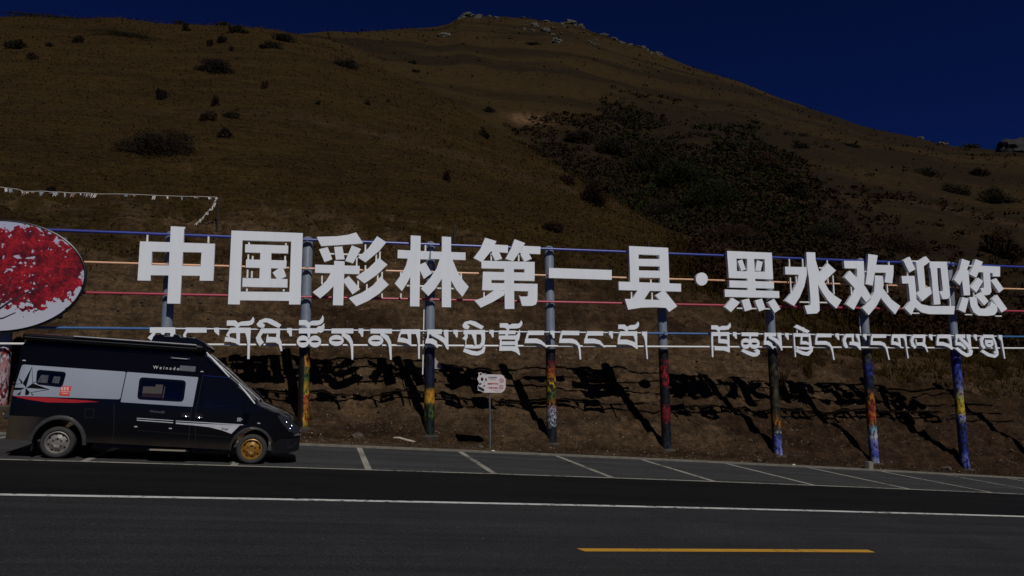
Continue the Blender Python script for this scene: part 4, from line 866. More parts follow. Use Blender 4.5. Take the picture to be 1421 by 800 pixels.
# door handles, door seams, marker lights, stripes
for (u, v) in ((257.5, 576.5), (276, 578)):
    s, h = vp(u, v); d = Din(s, h)
    hd = MB().box(s - 0.085, s + 0.085, d - 0.006, d + 0.01, h - 0.055, h + 0.055, 0.004).build('door_handle', M['black_trim'], van)
    MB().tube([(s - 0.075, d - 0.012, h - 0.035), (s - 0.04, d - 0.035, h - 0.03), (s + 0.04, d - 0.035, h - 0.03), (s + 0.075, d - 0.012, h - 0.035)], 0.014, 8).build('grip', M['chrome'], hd, True)
seams = [stroke([(272, 522, .5), (264.5, 577, .5), (261, 618, .5)]), stroke([(281, 523, .4), (270.5, 577, .4), (272, 621, .4)]), stroke([(158.5, 560, .5), (158, 597, .5), (155, 616, .5)]), stroke([(190, 597.5, .35), (318, 607, .35)]), stroke([(118, 567.5, .4), (130, 568, .4), (130, 580, .4), (118, 579.5, .4), (118, 567.5, .4)])]
M['seam'] = paint('seam_grey', (0.012, 0.012, 0.013), 0.6)
for q in seams: patch('door_seam', q, 0.0015, M['seam'], thick=0.004)
for q in (stroke([(190, 580.6, .9), (240.5, 584, .9)]), stroke([(190, 583.3, 1.2), (240.3, 587, 1.2)]), stroke([(243.8, 584.4, 1.0), (341, 590.2, 1.3)])): patch('stripe', q, 0.006, M['silver_line'], thick=0.006)
patch('stripe', [[(244, 586.5), (270, 588), (320, 590), (333, 590.5), (321, 602.3), (308, 597.5), (290, 593), (268, 590.5), (244, 588.5)]], 0.006, M['silver_line'], thick=0.006)['label'] = 'silver wedge shaped stripe'
for (u, v) in ((237, 496.7), (261, 498.7)):
    s, h = vp(u, v); d = Din(s, h); MB().lathe([(0.001, d - 0.045), (0.022, d - 0.04), (0.028, d - 0.02), (0.028, d + 0.01)], 12, 'y', (s, 0, h)).build('awning_lamp', M['chrome'], van, True)
s0, h0 = vp(238.5, 497); s1, h1 = vp(259.5, 498.6)
MB().tube([side3(s0, h0, 0.03), side3(s1, h1, 0.03)], 0.012, 8).build('grab_bar', M['galv'], van, True)
for (u, v) in ((280, 516), (359, 588), (32, 500.5), (188.5, 592.5), (236.5, 595)):
    s, h = vp(u, v); d = Din(s, h); MB().box(s - 0.03, s + 0.03, d - 0.014, d + 0.01, h - 0.013, h + 0.013, 0.005).build('marker_light', M['silver_line'], van)
patch('name_plate', [[(249.5, 507.3), (271.3, 508.8), (270.3, 516.2), (248.6, 514.4)]], 0.008, paint('grey_flag_plate', (0.11, 0.115, 0.13), 0.4), thick=0.008)
# text on the van and signs: built-in font converted to mesh
def text_mesh(body_, size, bold=0.0):
    cu = bpy.data.curves.new('t', 'FONT'); cu.body = body_; cu.size = size; cu.align_x = 'LEFT'; cu.offset = bold
    ob = bpy.data.objects.new('t', cu); COL.objects.link(ob); bpy.context.view_layer.update()
    me = bpy.data.meshes.new_from_object(ob.evaluated_get(bpy.context.evaluated_depsgraph_get())); bpy.data.objects.remove(ob); bpy.data.curves.remove(cu); return me
def van_text(body_, u, v, width, mat, off, shear=0.0, slope=0.0, size=0.1, name='lettering'):
    me = text_mesh(body_, size); s, h = vp(u, v); w = max(q.co.x for q in me.vertices) or 1; k = width / w
    for q in me.vertices:
        x, y = q.co.x * k, q.co.y * k; ss = s + x + shear * y; hh = h + y + slope * x; q.co = (ss, Din(ss, hh) - off, hh)
    me.materials.append(mat); o = bpy.data.objects.new(name, me); COL.objects.link(o); o.parent = van; return o
van_text('W e i n a d o', 211.5, 511.8, 0.52, M['white_decal'], 0.006)
van_text('Weinado', 207.5, 572.8, 0.30, M['galv'], 0.006)
van_text('Free', 307, 596.8, 0.13, M['black_trim'], 0.013, 0.3)
van_text('国V', 328.5, 584.5, 0.14, M['white_decal'], 0.006)
# awning box on the roof edge, roof air conditioner, roof rails
prof = [(-0.02, 2.37), (-0.05, 2.40), (-0.06, 2.46), (-0.04, 2.50), (0.06, 2.515), (0.14, 2.49), (0.14, 2.37)]
av = []; af = []; npf = len(prof)
for s in (-0.93, -0.90, 2.44, 2.50):
    k = 0.8 if s in (-0.93, 2.50) else 1.0
    for (d, h) in prof: av.append((s, 0.05 + (d - 0.0) * k, 2.43 + (h - 2.43) * k))
for i in range(3):
    for k in range(npf): af.append((i * npf + k, (i + 1) * npf + k, (i + 1) * npf + (k + 1) % npf, i * npf + (k + 1) % npf))
af += [tuple(range(npf)), tuple(range(4 * npf - 1, 3 * npf - 1, -1))]
awn = link_mesh('awning', av, af, M['gloss_black'], van); fix_normals(awn)
MB().box(0.0, 2.38, -0.05, -0.02, 2.497, 2.517, 0.004).build('awning_edge', M['silver_line'], awn)
MB().box(-0.88, 2.4, -0.058, -0.040, 2.425, 2.432).build('awning_edge', M['galv'], awn)
acp = [(1.44, 2.44), (1.47, 2.63), (1.54, 2.675), (1.58, 2.68), (1.62, 2.70), (1.68, 2.665), (1.86, 2.665), (1.88, 2.715), (1.98, 2.715), (2.02, 2.66), (2.2, 2.675), (2.38, 2.655), (2.52, 2.58), (2.60, 2.50), (2.58, 2.43), (2.45, 2.40)]
acv = []; n = len(acp)
for (d, k) in ((0.10, 0.93), (0.16, 1.0), (1.84, 1.0), (1.90, 0.93)):
    for (s, h) in acp: acv.append((2.02 + (s - 2.02) * k, d, 2.42 + (h - 2.42) * k))
acf = [(i * n + k, (i + 1) * n + k, (i + 1) * n + (k + 1) % n, i * n + (k + 1) % n) for i in range(3) for k in range(n)] + [tuple(range(n)), tuple(range(4 * n - 1, 3 * n - 1, -1))]
ac = link_mesh('air_conditioner', acv, acf, M['gloss_black'], van, True, 30); fix_normals(ac)
MB().box(-0.7, -0.35, 0.5, 1.4, 2.46, 2.545, 0.02).build('roof_vent', M['galv'], van); MB().box(-0.2, 0.5, 0.6, 1.4, 2.455, 2.54, 0.02).build('roof_vent', M['galv'], van)
# wheels
def wheel(s, dn, rim_mat, rr, far=False, label=None):
    R0 = 0.325; d0 = (2 * HWID - 0.03 - 0.24) if far else 0.03; sg = -1 if not far else 1; yc = d0 + 0.12
    f = lambda y: yc + sg * y
    t = MB().lathe([(0.19, f(-0.12)), (0.27, f(-0.12)), (0.312, f(-0.095)), (0.325, f(-0.05)), (0.325, f(0.05)), (0.312, f(0.095)), (0.285, f(0.118)), (0.25, f(0.12)), (rr + 0.012, f(0.10)), (rr + 0.005, f(0.04))], 48, 'y', (s, 0, R0))
    o = bpy.data.objects.new('wheel', None); COL.objects.link(o); o.parent = van; o.location = (s, yc, R0)
    if label: o['label'] = label
    def kid(mb_, nm, mt):
        mb_.v = [(p[0] - s, p[1] - yc, p[2] - R0) for p in mb_.v]; return mb_.build(nm, mt, o, True, 30)
    kid(t, 'tyre', M['rubber'])
    r_ = MB().lathe([(rr + 0.010, f(0.05)), (rr + 0.012, f(0.105)), (rr - 0.004, f(0.112)), (rr - 0.018, f(0.095)), (rr - 0.03, f(0.06)), (rr - 0.055, f(0.072)), (0.125, f(0.10)), (0.105, f(0.112)), (0.075, f(0.112)), (0.06, f(0.10)), (0.001, f(0.10))], 40, 'y', (s, 0, R0))
    kid(r_, 'rim', rim_mat)
    for k in range(8):
        a = 2 * math.pi * (k + .3) / 8; q = (s + (rr - 0.05) * math.cos(a), 0, R0 + (rr - 0.05) * math.sin(a))
        kid(MB().lathe([(0.019, f(0.06)), (0.019, f(0.0795)), (0.001, f(0.080))], 10, 'y', q), 'rim_hole', M['black_trim'])
    for k in range(6):
        a = 2 * math.pi * k / 6 + .5; q = (s + 0.09 * math.cos(a), 0, R0 + 0.09 * math.sin(a))
        kid(MB().lathe([(0.018, f(0.10)), (0.018, f(0.125)), (0.011, f(0.134)), (0.001, f(0.135))], 8, 'y', q), 'wheel_nut', M['chrome'])
    return o
wheel(-0.04, 0, M['steel_rim'], 0.215, label='rear wheel with dusty grey steel rim'); wheel(3.735, 0, M['gold_rim'], 0.2101, label='front wheel with gold painted rim')
wheel(-0.04, 0, M['steel_rim'], 0.215, True); wheel(3.735, 0, M['gold_rim'], 0.2101, True)
MB().tube([(-0.04, 0.2, 0.32), (-0.04, 1.84, 0.32)], 0.06, 10).build('axle', M['black_trim'], van); MB().tube([(3.735, 0.2, 0.32), (3.735, 1.84, 0.32)], 0.05, 10).build('axle', M['black_trim'], van); MB().box(0.6, 3.1, 0.5, 1.5, 0.22, 0.36, 0.02).build('chassis', M['black_trim'], van)
# wheel arch flares
def flare(s, r0, r1, a0, a1, far=False):
    vs = []; fs = []; n = 28; sg = (lambda d: 2 * HWID - d) if far else (lambda d: d)
    for k in range(n + 1):
        a = a0 + (a1 - a0) * k / n
        for (r_, off) in ((r1, 0.0), (r1 - 0.012, 0.035), (r0 + 0.02, 0.05), (r0, 0.045), (r0, -0.06)):
            x, h = s + r_ * math.cos(a), 0.30 + r_ * 1.1 * math.sin(a); vs.append((x, sg(Din(x, h) - off), h))
    for k in range(n):
        for j in range(4): fs.append((k * 5 + j, (k + 1) * 5 + j, (k + 1) * 5 + j + 1, k * 5 + j + 1))
    o = link_mesh('wheel_arch', vs, fs, M['flare'], van, True, 50); fix_normals(o); return o
M['flare'] = paint('dusty_plastic_flare', (0.035, 0.034, 0.033), 0.4, var=0.3, scale=6)
for far in (False, True):
    flare(-0.02, 0.455, 0.53, 0.0, math.pi * 0.98, far); flare(3.73, 0.415, 0.465, 0.35, math.pi * 1.0, far)
MB().box(-0.50, -0.47, 0.06, 0.34, 0.14, 0.52).build('mud_flap', M['black_trim'], van); MB().box(3.27, 3.30, 0.06, 0.30, 0.14, 0.50).build('mud_flap', M['black_trim'], van)
# step, bumpers, lamps, mirror
MB().box(1.72, 2.42, -0.10, 0.02, 0.238, 0.268, 0.006).build('side_step', M['step'], van)
MB().box(1.66, 2.46, 0.02, 0.45, 0.225, 0.272, 0.006).build('step_frame', M['black_trim'], van)
MB().box(-1.09, -0.955, 0.06, 2 * HWID - 0.06, 0.76, 0.86, 0.02).build('rear_bumper', M['flare'], van)
bp = [(4.20, 0.24), (4.5, 0.245), (4.70, 0.30), (4.735, 0.44), (4.735, 0.60), (4.5, 0.56), (4.3, 0.56), (4.19, 0.44)]
patch('front_bumper', [bp], 0.012, M['black_trim'], thick=0.03, px=False); patch('front_bumper', [bp], 0.012, M['black_trim'], thick=0.03, px=False, far=True)
hp = [(4.20, 1.07), (4.36, 1.06), (4.56, 0.94), (4.69, 0.83), (4.71, 0.71), (4.58, 0.70), (4.44, 0.78), (4.33, 0.89)]
for far in (False, True):
    hl = patch('headlight', [hp], 0.010, M['lamp_glass'], thick=0.03, px=False, far=far)
    for (s, h) in ((4.41, 0.91), (4.53, 0.83), (4.50, 0.77)):
        d = Din(s, h) - 0.012; d = 2 * HWID - d if far else d
        MB().lathe([(0.001, d - (0.012 if not far else -0.012)), (0.03, d - (0.008 if not far else -0.008)), (0.04, d)], 14, 'y', (s, 0, h)).build('lamp_bulb', M['chrome'], hl, True)
    fg = patch('fog_lamp', [[(4.48, 0.50), (4.54, 0.42), (4.62, 0.43), (4.70, 0.50), (4.66, 0.34), (4.50, 0.34)]], 0.018, M['black_trim'], thick=0.02, px=False, far=far)
    patch('fog_lamp_trim', [p for p in stroke([(4.485, 0.50, .018), (4.50, 0.36, .018), (4.57, 0.37, .014), (4.68, 0.49, .018)])] + stroke([(4.54, 0.42, .012), (4.61, 0.42, .012)]), 0.024, M['chrome'], fg, 0.006, False, far)
    x0 = 0.0 if not far else 2 * HWID; sg = -1 if not far else 1
    mr = MB(); dm = Din(3.5, 1.25)
    y0, y1 = sorted((x0 + sg * 0.06, x0 + sg * 0.24)); mr.box(3.50, 3.62, y0, y1, 1.08, 1.38, 0.03)
    ya_, yb_ = sorted((x0 - sg * dm * 1.1, x0 + sg * 0.08)); mr.box(3.53, 3.59, ya_, yb_, 1.14, 1.20, 0.01)
    mr.build('wing_mirror', M['van'], van, True, 30)
for h in (0.58, 0.66, 0.74): MB().box(4.72, 4.765, 0.62, 2 * HWID - 0.62, h - 0.02, h + 0.02, 0.008).build('grille_bar', M['chrome'], van)

# ------------------------------------------------------------------ warning sign with a panda on one side
Yp = 22.75
foot = at_y(680, 621, Yp); foot[2] = ground_z(foot[0], Yp)
ps = empty('warning_sign', tuple(foot), 'small pink white warning sign with a panda cutout on a thin grey pole', 'sign')
def psp(l, sc=20.0): return [(lambda q: (q[0] - foot[0], q[2] - foot[2]))(at_y(655 + x / sc, 510 + y / sc, Yp)) for x, y in l]
def pplate(name, polys, y0, y1, mat, parent):
    V, T, B = flat_union([psp(p) for p in polys]); vs, fs = plate(V, T, B, lambda x, z: (x, y0, z), lambda x, z: (x, y1, z))
    o = link_mesh(name, vs, fs, mat, parent); fix_normals(o); return o
outline = [[(160,150),(250,140),(285,180),(370,165),(390,195),(790,205),(860,235),(920,330),(922,560),(880,650),(800,708),(330,705),(240,665),(155,640),(145,540),(190,440),(135,325),(180,220)]]
pan = pplate('sign_panel', outline, -0.055, -0.035, M['sign_white'], ps)
blk = [[(200,165),(255,160),(262,195),(225,222),(200,200)], [(335,180),(375,178),(380,210),(355,205)], [(262,275),(310,310),(305,365),(265,385),(232,350),(235,300)], [(365,290),(400,330),(400,385),(360,370),(355,320)], [(185,450),(250,432),(258,465),(210,495),(182,485)], [(300,515),(350,490),(362,515),(330,540),(302,540)], [(160,515),(220,545),(330,600),(325,670),(270,660),(160,595)], [(318,402),(342,402),(342,418),(318,418)]]
pplate('panda_marking', blk, -0.058, -0.0545, M['sign_black'], pan)
pplate('prohibition_icon', ring(808, 372, 62, 62, 46, 46) + ring(800, 552, 60, 62, 44, 46) + stroke([(770,340,12),(845,405,12)]) + stroke([(765,515,12),(838,590,12)]) + [[(790,360),(830,360),(830,385),(790,385)], [(782,540),(815,530),(812,570),(790,570)]], -0.058, -0.0545, M['sign_red'], pan)
pplate('underline', stroke([(470,350,7),(660,352,7)]) + stroke([(580,648,8),(780,660,8)]), -0.058, -0.0545, M['sign_red'], pan)
def sign_text(body_, x, y, width, mat):
    me = text_mesh(body_, 0.1, 0.0055); w = max(q.co.x for q in me.vertices) or 1; a, b = psp([(x, y), (x + width, y)]); k = (b[0] - a[0]) / w
    for q in me.vertices: q.co = (a[0] + q.co.x * k, -0.0575, a[1] + q.co.y * k)
    me.materials.append(mat); o = bpy.data.objects.new('sign_text', me); COL.objects.link(o); o.parent = pan
sign_text('温馨提示', 440, 318, 240, M['sign_grey']); sign_text('草原森林防火', 420, 480, 305, M['sign_red']); sign_text('严禁野外用火', 420, 598, 305, M['sign_red'])
ztop = psp([(510, 300)])[0][1]
MB().tube([(0, 0, -0.4), (0, 0, ztop)], 0.03, 12).build('pole', M['galv'], ps, True)
MB().box(-0.09, 0.09, -0.032, 0.035, ztop - 0.35, ztop - 0.29, 0.004).build('clamp', M['galv'], ps); MB().box(-0.09, 0.09, -0.032, 0.035, ztop - 0.06, ztop, 0.004).build('clamp', M['galv'], ps)

# ------------------------------------------------------------------ small things on the bank
def rock(name, loc, size, mat, label, cat, group=None, seed=0, sub=3, embed=0.45):
    bm = bmesh.new(); bmesh.ops.create_icosphere(bm, subdivisions=sub, radius=1.0); r0 = random.Random(seed); size = tuple(size); o3 = [r0.uniform(-50, 50) for _ in range(3)]
    from mathutils import noise as mn
    for q in bm.verts:
        d = 1 + 0.38 * mn.noise(q.co * 1.1 + Vector(o3)) + 0.34 * mn.noise(q.co * 2.7 + Vector(o3)) + 0.18 * mn.noise(q.co * 6 + Vector(o3))
        q.co = Vector((q.co.x * size[0] * d, q.co.y * size[1] * d, q.co.z * size[2] * d + size[2] * (1 - 2 * embed) * .6))
    me = bpy.data.meshes.new(name); bm.to_mesh(me); bm.free(); me.materials.append(mat)
    o = bpy.data.objects.new(name, me); COL.objects.link(o); o.location = loc; return tag(o, label, cat, group)
M['rock_pale'] = paint('lichen_grey_rock', (0.0648, 0.0580, 0.0446), 0.9, var=0.55, scale=1.2, bumps=0.5)
M['rock_brown'] = paint('brown_stone', (0.0675, 0.0486, 0.0351), 0.9, var=0.4, scale=8, bumps=0.4)
def px_m(P_): return np.linalg.norm(P_) / F_PX * 1.0
def place_rock(u, v, wpx, hpx, label, k, group, mat='rock_pale', nm='rock_outcrop', cat='rock'):
    P_ = hill_hit(u, v + hpx * 0.3); sx = wpx * px_m(P_) * 0.36; sz = hpx * px_m(P_) * 0.5
    return rock(nm, tuple(P_), (sx, sx * 0.7, sz), M[mat], label, cat, group, k)
G_R = 'pale rocks along the mountain top'
for k, (u, v, w, h, lab) in enumerate([
    (650, 21, 24, 7, 'pale rock cluster at the left end of the summit line'), (664, 23, 12, 6, 'small pale rock just right of the leftmost summit cluster'),
    (742, 34, 14, 9, 'pale rock below the summit, upper left of the rock band'), (757, 41, 18, 10, 'broad pale rock in the band below the summit'),
    (792, 30, 24, 9, 'largest pale rock breaking the skyline right of the summit'), (806, 35, 14, 7, 'pale skyline rock touching the largest one on its right'),
    (773, 56, 20, 12, 'lowest pale rock of the band under the summit'), (838, 43, 16, 6, 'pale rock on the skyline halfway down from the summit'),
    (893, 64, 10, 6, 'small pale rock on the descending skyline'), (916, 76, 12, 8, 'pale rock further down the right skyline'), (827, 62, 12, 6, 'dim rock under the right shoulder of the summit'),
    (617, 48, 26, 10, 'dark mottled rock left of the summit below the skyline')]):
    place_rock(u, v, w, h, lab, 100 + k, G_R)
gr = random.Random(77)
for k in range(34):                                        # broken rocky crest
    if k < 12: u, v = gr.uniform(636, 690), 21 + gr.uniform(-1, 5)
    elif k < 26: u = gr.uniform(725, 835); v = 24 + (u - 725) * 0.20 + gr.uniform(-3, 16)
    else: u = gr.uniform(838, 935); v = 46 + (u - 838) * 0.36 + gr.uniform(0, 5)
    place_rock(u, v, gr.uniform(5, 12), gr.uniform(3, 6), 'small pale rock among the broken rocks scattered along the summit crest', 160 + k, 'small broken rocks of the summit crest')
M['rock_dark'] = paint('dark_crag_rock', (0.012, 0.011, 0.010), 0.9, var=0.6, scale=0.5, bumps=0.5)
place_rock(1412, 197, 62, 30, 'big dark grey crag on the skyline at the right edge', 131, 'pale rocks along the mountain top', 'rock_dark')
place_rock(1276, 182, 12, 5, 'low pale rock on the right skyline near the sign end', 132, G_R); place_rock(1308, 192, 18, 6, 'flat pale rock on the skyline before the shrub', 133, G_R)

for (u, v, s_, lab, k) in ((496, 608, 0.20, 'rounded stone under the bank left of the pale stick', 3), (508, 616, 0.10, 'small stone by the kerb beside a rounded stone', 4), (667, 622, 0.13, 'stone at the foot of the warning sign', 5), (1053, 640, 0.12, 'pale stone on the verge left of the blue and white post', 6), (1313, 653, 0.22, 'stone at the foot of the last blue post', 7)):
    P_ = hill_hit(u, v); rock('stone', (P_[0], P_[1], P_[2]), (s_, s_ * .8, s_ * .7), M['rock_brown'], lab, 'stone', 'loose stones along the verge', k, 2)
for k, (u, v, lab) in enumerate(((530, 622.5, 'scrap of white litter in the parking bay right of the first bay line'), (684, 627, 'scrap of pale litter on the verge by the warning sign'), (1102, 653, 'scrap of pale litter on the verge right of the blue and white foot'))):
    P_ = road_hit(u, v) if k == 0 else hill_hit(u, v); rock('paper_scrap', tuple(P_), (0.06, 0.045, 0.03), M['flag_white'], lab, 'paper scrap', None, 60 + k, 2)
BANK_SHRUBS = []
P_ = hill_hit(560, 615)
for k, (u, v, w, h, lab) in enumerate(((848, 528, 44, 46, 'bare twiggy shrub on the bank between the flower post and the black and red post'), (1083, 530, 30, 30, 'dry shrub on the bank beside the dark post with a blue foot'), (1122, 512, 30, 26, 'dry shrub on the bank between the dark post and the orange wrapped post'), (1392, 505, 60, 30, 'tall tuft of dry shrub on top of the bank at the right edge'))):
    BANK_SHRUBS.append((u, v, w, h, lab))
st_ = MB().tube([(-0.30, 0.05, 0.16), (-0.12, 0.02, 0.15), (0.10, -0.02, 0.08), (0.34, -0.10, 0.03)], [0.02, 0.035, 0.035, 0.022], 8).build('stick', M['wood_pale'], None, True); st_.location = tuple(P_)
tag(st_, 'pale bent stick lying on the verge under the bank', 'stick')
P_ = hill_hit(1206, 654)
mk = MB().box(-0.13, 0.13, -0.09, 0.09, -0.1, 0.26, 0.015).build('marker_stone', paint('pale_concrete_block', (0.22, 0.19, 0.15), 0.85, var=0.2), None); mk.location = tuple(P_); mk.rotation_euler = (0.05, 0.08, 0.3)
tag(mk, 'short pale concrete block on the verge beside the orange wrapped post', 'marker')
P_ = hill_hit(607, 516)
pb = empty('placard', tuple(P_), 'cut white placard half hidden behind the navy post', 'placard')
sc_ = px_m(P_); V, T, B = flat_union([[(-4 * sc_, 0), (6 * sc_, 0), (4 * sc_, 6 * sc_), (0.5 * sc_, 10 * sc_), (-4 * sc_, 16 * sc_)]])
vs, fs = plate(V, T, B, lambda x, z: (x, -0.02, z + 0.1), lambda x, z: (x, 0.01, z + 0.1)); o = link_mesh('placard_face', vs, fs, paint('placard_face', (0.36, 0.32, 0.32), 0.6), pb); fix_normals(o)
MB().tube([(0, 0.03, -0.4), (0, 0.03, 0.3)], 0.025, 8).build('stake', M['galv'], pb, True)

# fence posts on the slope and the string of prayer flags
def fpost(u, vt, vb, r_, label):
    Q = hill_hit(u, vb); r0 = ray(u, vt); top_z = Q[1] / r0[1] * r0[2]
    o = MB().tube([(0, 0, -0.3), (0.02, 0, (top_z - Q[2]) * .5), (0, 0, top_z - Q[2])], [r_, r_ * .95, r_ * .8], 8).build('fence_post', M['wood_dark'], None, True); o.location = tuple(Q)
    tag(o, label, 'post', 'dark posts on the grass above the bank'); return np.array([Q[0], Q[1], top_z])
e1 = fpost(301, 274, 322, 0.05, 'dark post holding the end of the prayer flag string')
e2 = fpost(630, 310, 338, 0.075, 'dark post above the top rail beside the character lin')
e3 = fpost(900, 333, 352, 0.06, 'short dark post just behind the top of the tall character')
def flag_pt(u, v, ref): r0 = ray(u, v); return r0 * (np.hypot(ref[0], ref[1]) / np.hypot(r0[0], r0[1]))
fl = empty('prayer_flag_string', tuple(e1), 'string of small faded prayer flags strung over the grass above the oval board', 'prayer flags')
pts = [flag_pt(u, v, e1) - e1 for u, v in ((-60, 252), (-20, 258), (0, 260), (12, 261.5), (25, 263), (33, 266), (45, 266), (58, 265.5), (72, 266.5), (85, 267), (100, 268.2), (118, 268), (140, 269.6), (160, 269.5), (185, 270), (215, 271.5), (250, 272.8), (280, 273.2), (301, 274))]
MB().tube(pts, 0.012, 6).build('string', M['flag_white'], fl, True)
tail = [flag_pt(u, v, e1) - e1 for u, v in ((301, 274), (298, 282), (292, 290), (283, 300), (274, 309), (264, 317), (259, 320))]
MB().tube(tail, 0.014, 6).build('string', M['flag_white'], fl, True)
rf = random.Random(5)
fm = [M['flag_white'], paint('faded_blue_flag', (0.22, 0.26, 0.33), 0.8), paint('faded_grey_flag', (0.34, 0.36, 0.33), 0.8), paint('faded_red_flag', (0.30, 0.16, 0.14), 0.8), M['flag_white']]
def flag_at(q, k):
    w, h = rf.uniform(0.05, 0.14), rf.uniform(0.06, 0.22); sk = rf.uniform(-.08, .08)
    vs = [q + np.array(p) for p in ((-w / 2, 0, 0), (w / 2, 0.02, 0), (w / 2 + sk, -0.03, -h), (sk, 0.03, -h * .8), (-w / 2 + sk, -0.02, -h * 1.1))]
    vs2 = [p + np.array((0, 0.006, 0)) for p in vs]; n = 5
    o = link_mesh('flag', vs + vs2, [(0, 1, 2, 3, 4), (9, 8, 7, 6, 5)] + [(i, i + 5, (i + 1) % 5 + 5, (i + 1) % 5) for i in range(5)], fm[k % 5], fl)
for k, u in enumerate((8, 14, 30, 34, 38, 47, 56, 60, 72, 74, 77, 78, 90, 101, 104, 112, 118, 121, 124, 128, 133, 175, 182, 186, 214, 232, 252, 270, 274, 290)):
    us = np.array([p_[0] for p_ in [(-60,), (-20,), (0,), (12,), (25,), (33,), (45,), (58,), (72,), (85,), (100,), (118,), (140,), (160,), (185,), (215,), (250,), (280,), (301,)]])
    flag_at(np.array([np.interp(u, us, [p_[j] for p_ in pts]) for j in range(3)]), k)
for k in range(12):
    t = k / 12 * (len(tail) - 1); i = int(t); flag_at(tail[i] + (tail[i + 1] - tail[i]) * (t - i), k * 5)

# ------------------------------------------------------------------ shrubs on the slopes
def bush_mesh(name, n, seed, flat=1.0, leaf=0.09):
    """unit bush: many short twigs and leaf flakes through a dome, ragged outline"""
    g = np.random.default_rng(seed); ncl = 9 + n // 400
    cc = g.normal(size=(ncl, 3)); cc /= np.linalg.norm(cc, axis=1)[:, None]; cc[:, 2] = np.abs(cc[:, 2]); cc *= g.uniform(0.25, 0.72, (ncl, 1))
    rad = g.uniform(0.22, 0.42, ncl); idx = g.integers(0, ncl, n)
    d = g.normal(size=(n, 3)); d /= np.linalg.norm(d, axis=1)[:, None]; p = cc[idx] + d * (rad[idx] * g.uniform(0.2, 1.0, n) ** 0.6)[:, None]
    p[:, 2] = np.abs(p[:, 2])
    up = p + g.normal(scale=0.5, size=(n, 3)); up[:, 2] += 0.7; up /= np.linalg.norm(up, axis=1)[:, None]
    sd = np.cross(up, g.normal(size=(n, 3))); sd /= np.linalg.norm(sd, axis=1)[:, None]
    L_ = g.uniform(0.5, 1.6, n)[:, None] * leaf; wd = g.uniform(0.25, 0.6, n)[:, None] * leaf
    v = np.stack([p - sd * wd * .5, p + sd * wd * .5, p + up * L_ + sd * wd * .15, p + up * L_ * .6 - sd * wd * .7], 1).reshape(-1, 3)
    f = np.arange(4 * n).reshape(-1, 4)
    return v, f
def add_bush(u, v, wpx, hpx, kind, label, seed, group, name='shrub'):
    Q = hill_hit(u, v + hpx * 0.42); k = px_m(Q); sx, sz = wpx * k / 2, hpx * k * 0.95
    n = int(np.clip(wpx * hpx * 3.2, 260, 5200)); vv, f = bush_mesh(name, n, seed, leaf=float(np.clip(2.6 * k / max(sx, sz), 0.05, 0.22)))
    vv = vv * np.array([sx, max(sz, sx * 0.55), sz])
    gz = np.array([0.6 * y for y in vv[:, 1]]) * 0.85; vv[:, 2] += gz    # leans with the slope
    o = np_mesh(name, vv, f, M[kind], False); o.location = (Q[0], Q[1], Q[2] - 0.03)
    return tag(o, label, 'shrub', group)
for k, (u, v, w, h, lab) in enumerate(BANK_SHRUBS):
    Q = hill_hit(u, v + h * 0.4); kk = px_m(Q); mb = MB(); g = random.Random(900 + k)
    for j in range(70 if k == 0 else 110):
        a = g.uniform(0, 2 * math.pi); sp = g.uniform(0.1, 1.0); hh = h * kk * g.uniform(0.5, 1.05); rx = w * kk * 0.5 * sp
        x0, y0 = g.uniform(-.12, .12) * w * kk, g.uniform(-.1, .1) * w * kk
        p0 = Vector((x0, y0, y0 * .7 - .05)); p2 = p0 + Vector((rx * math.cos(a), rx * math.sin(a), hh)); p1 = p0.lerp(p2, .5) + Vector((0, 0, hh * .15))
        mb.tube([p0, p1, p2], [0.008, 0.006, 0.003], 3, False)
    o = mb.build('shrub', M['twig'] if k == 0 else M['dry_grass']); o.location = tuple(Q); tag(o, lab, 'shrub', 'dry shrubs on the earth bank')
G_B = 'shrubs on the near grass slope'
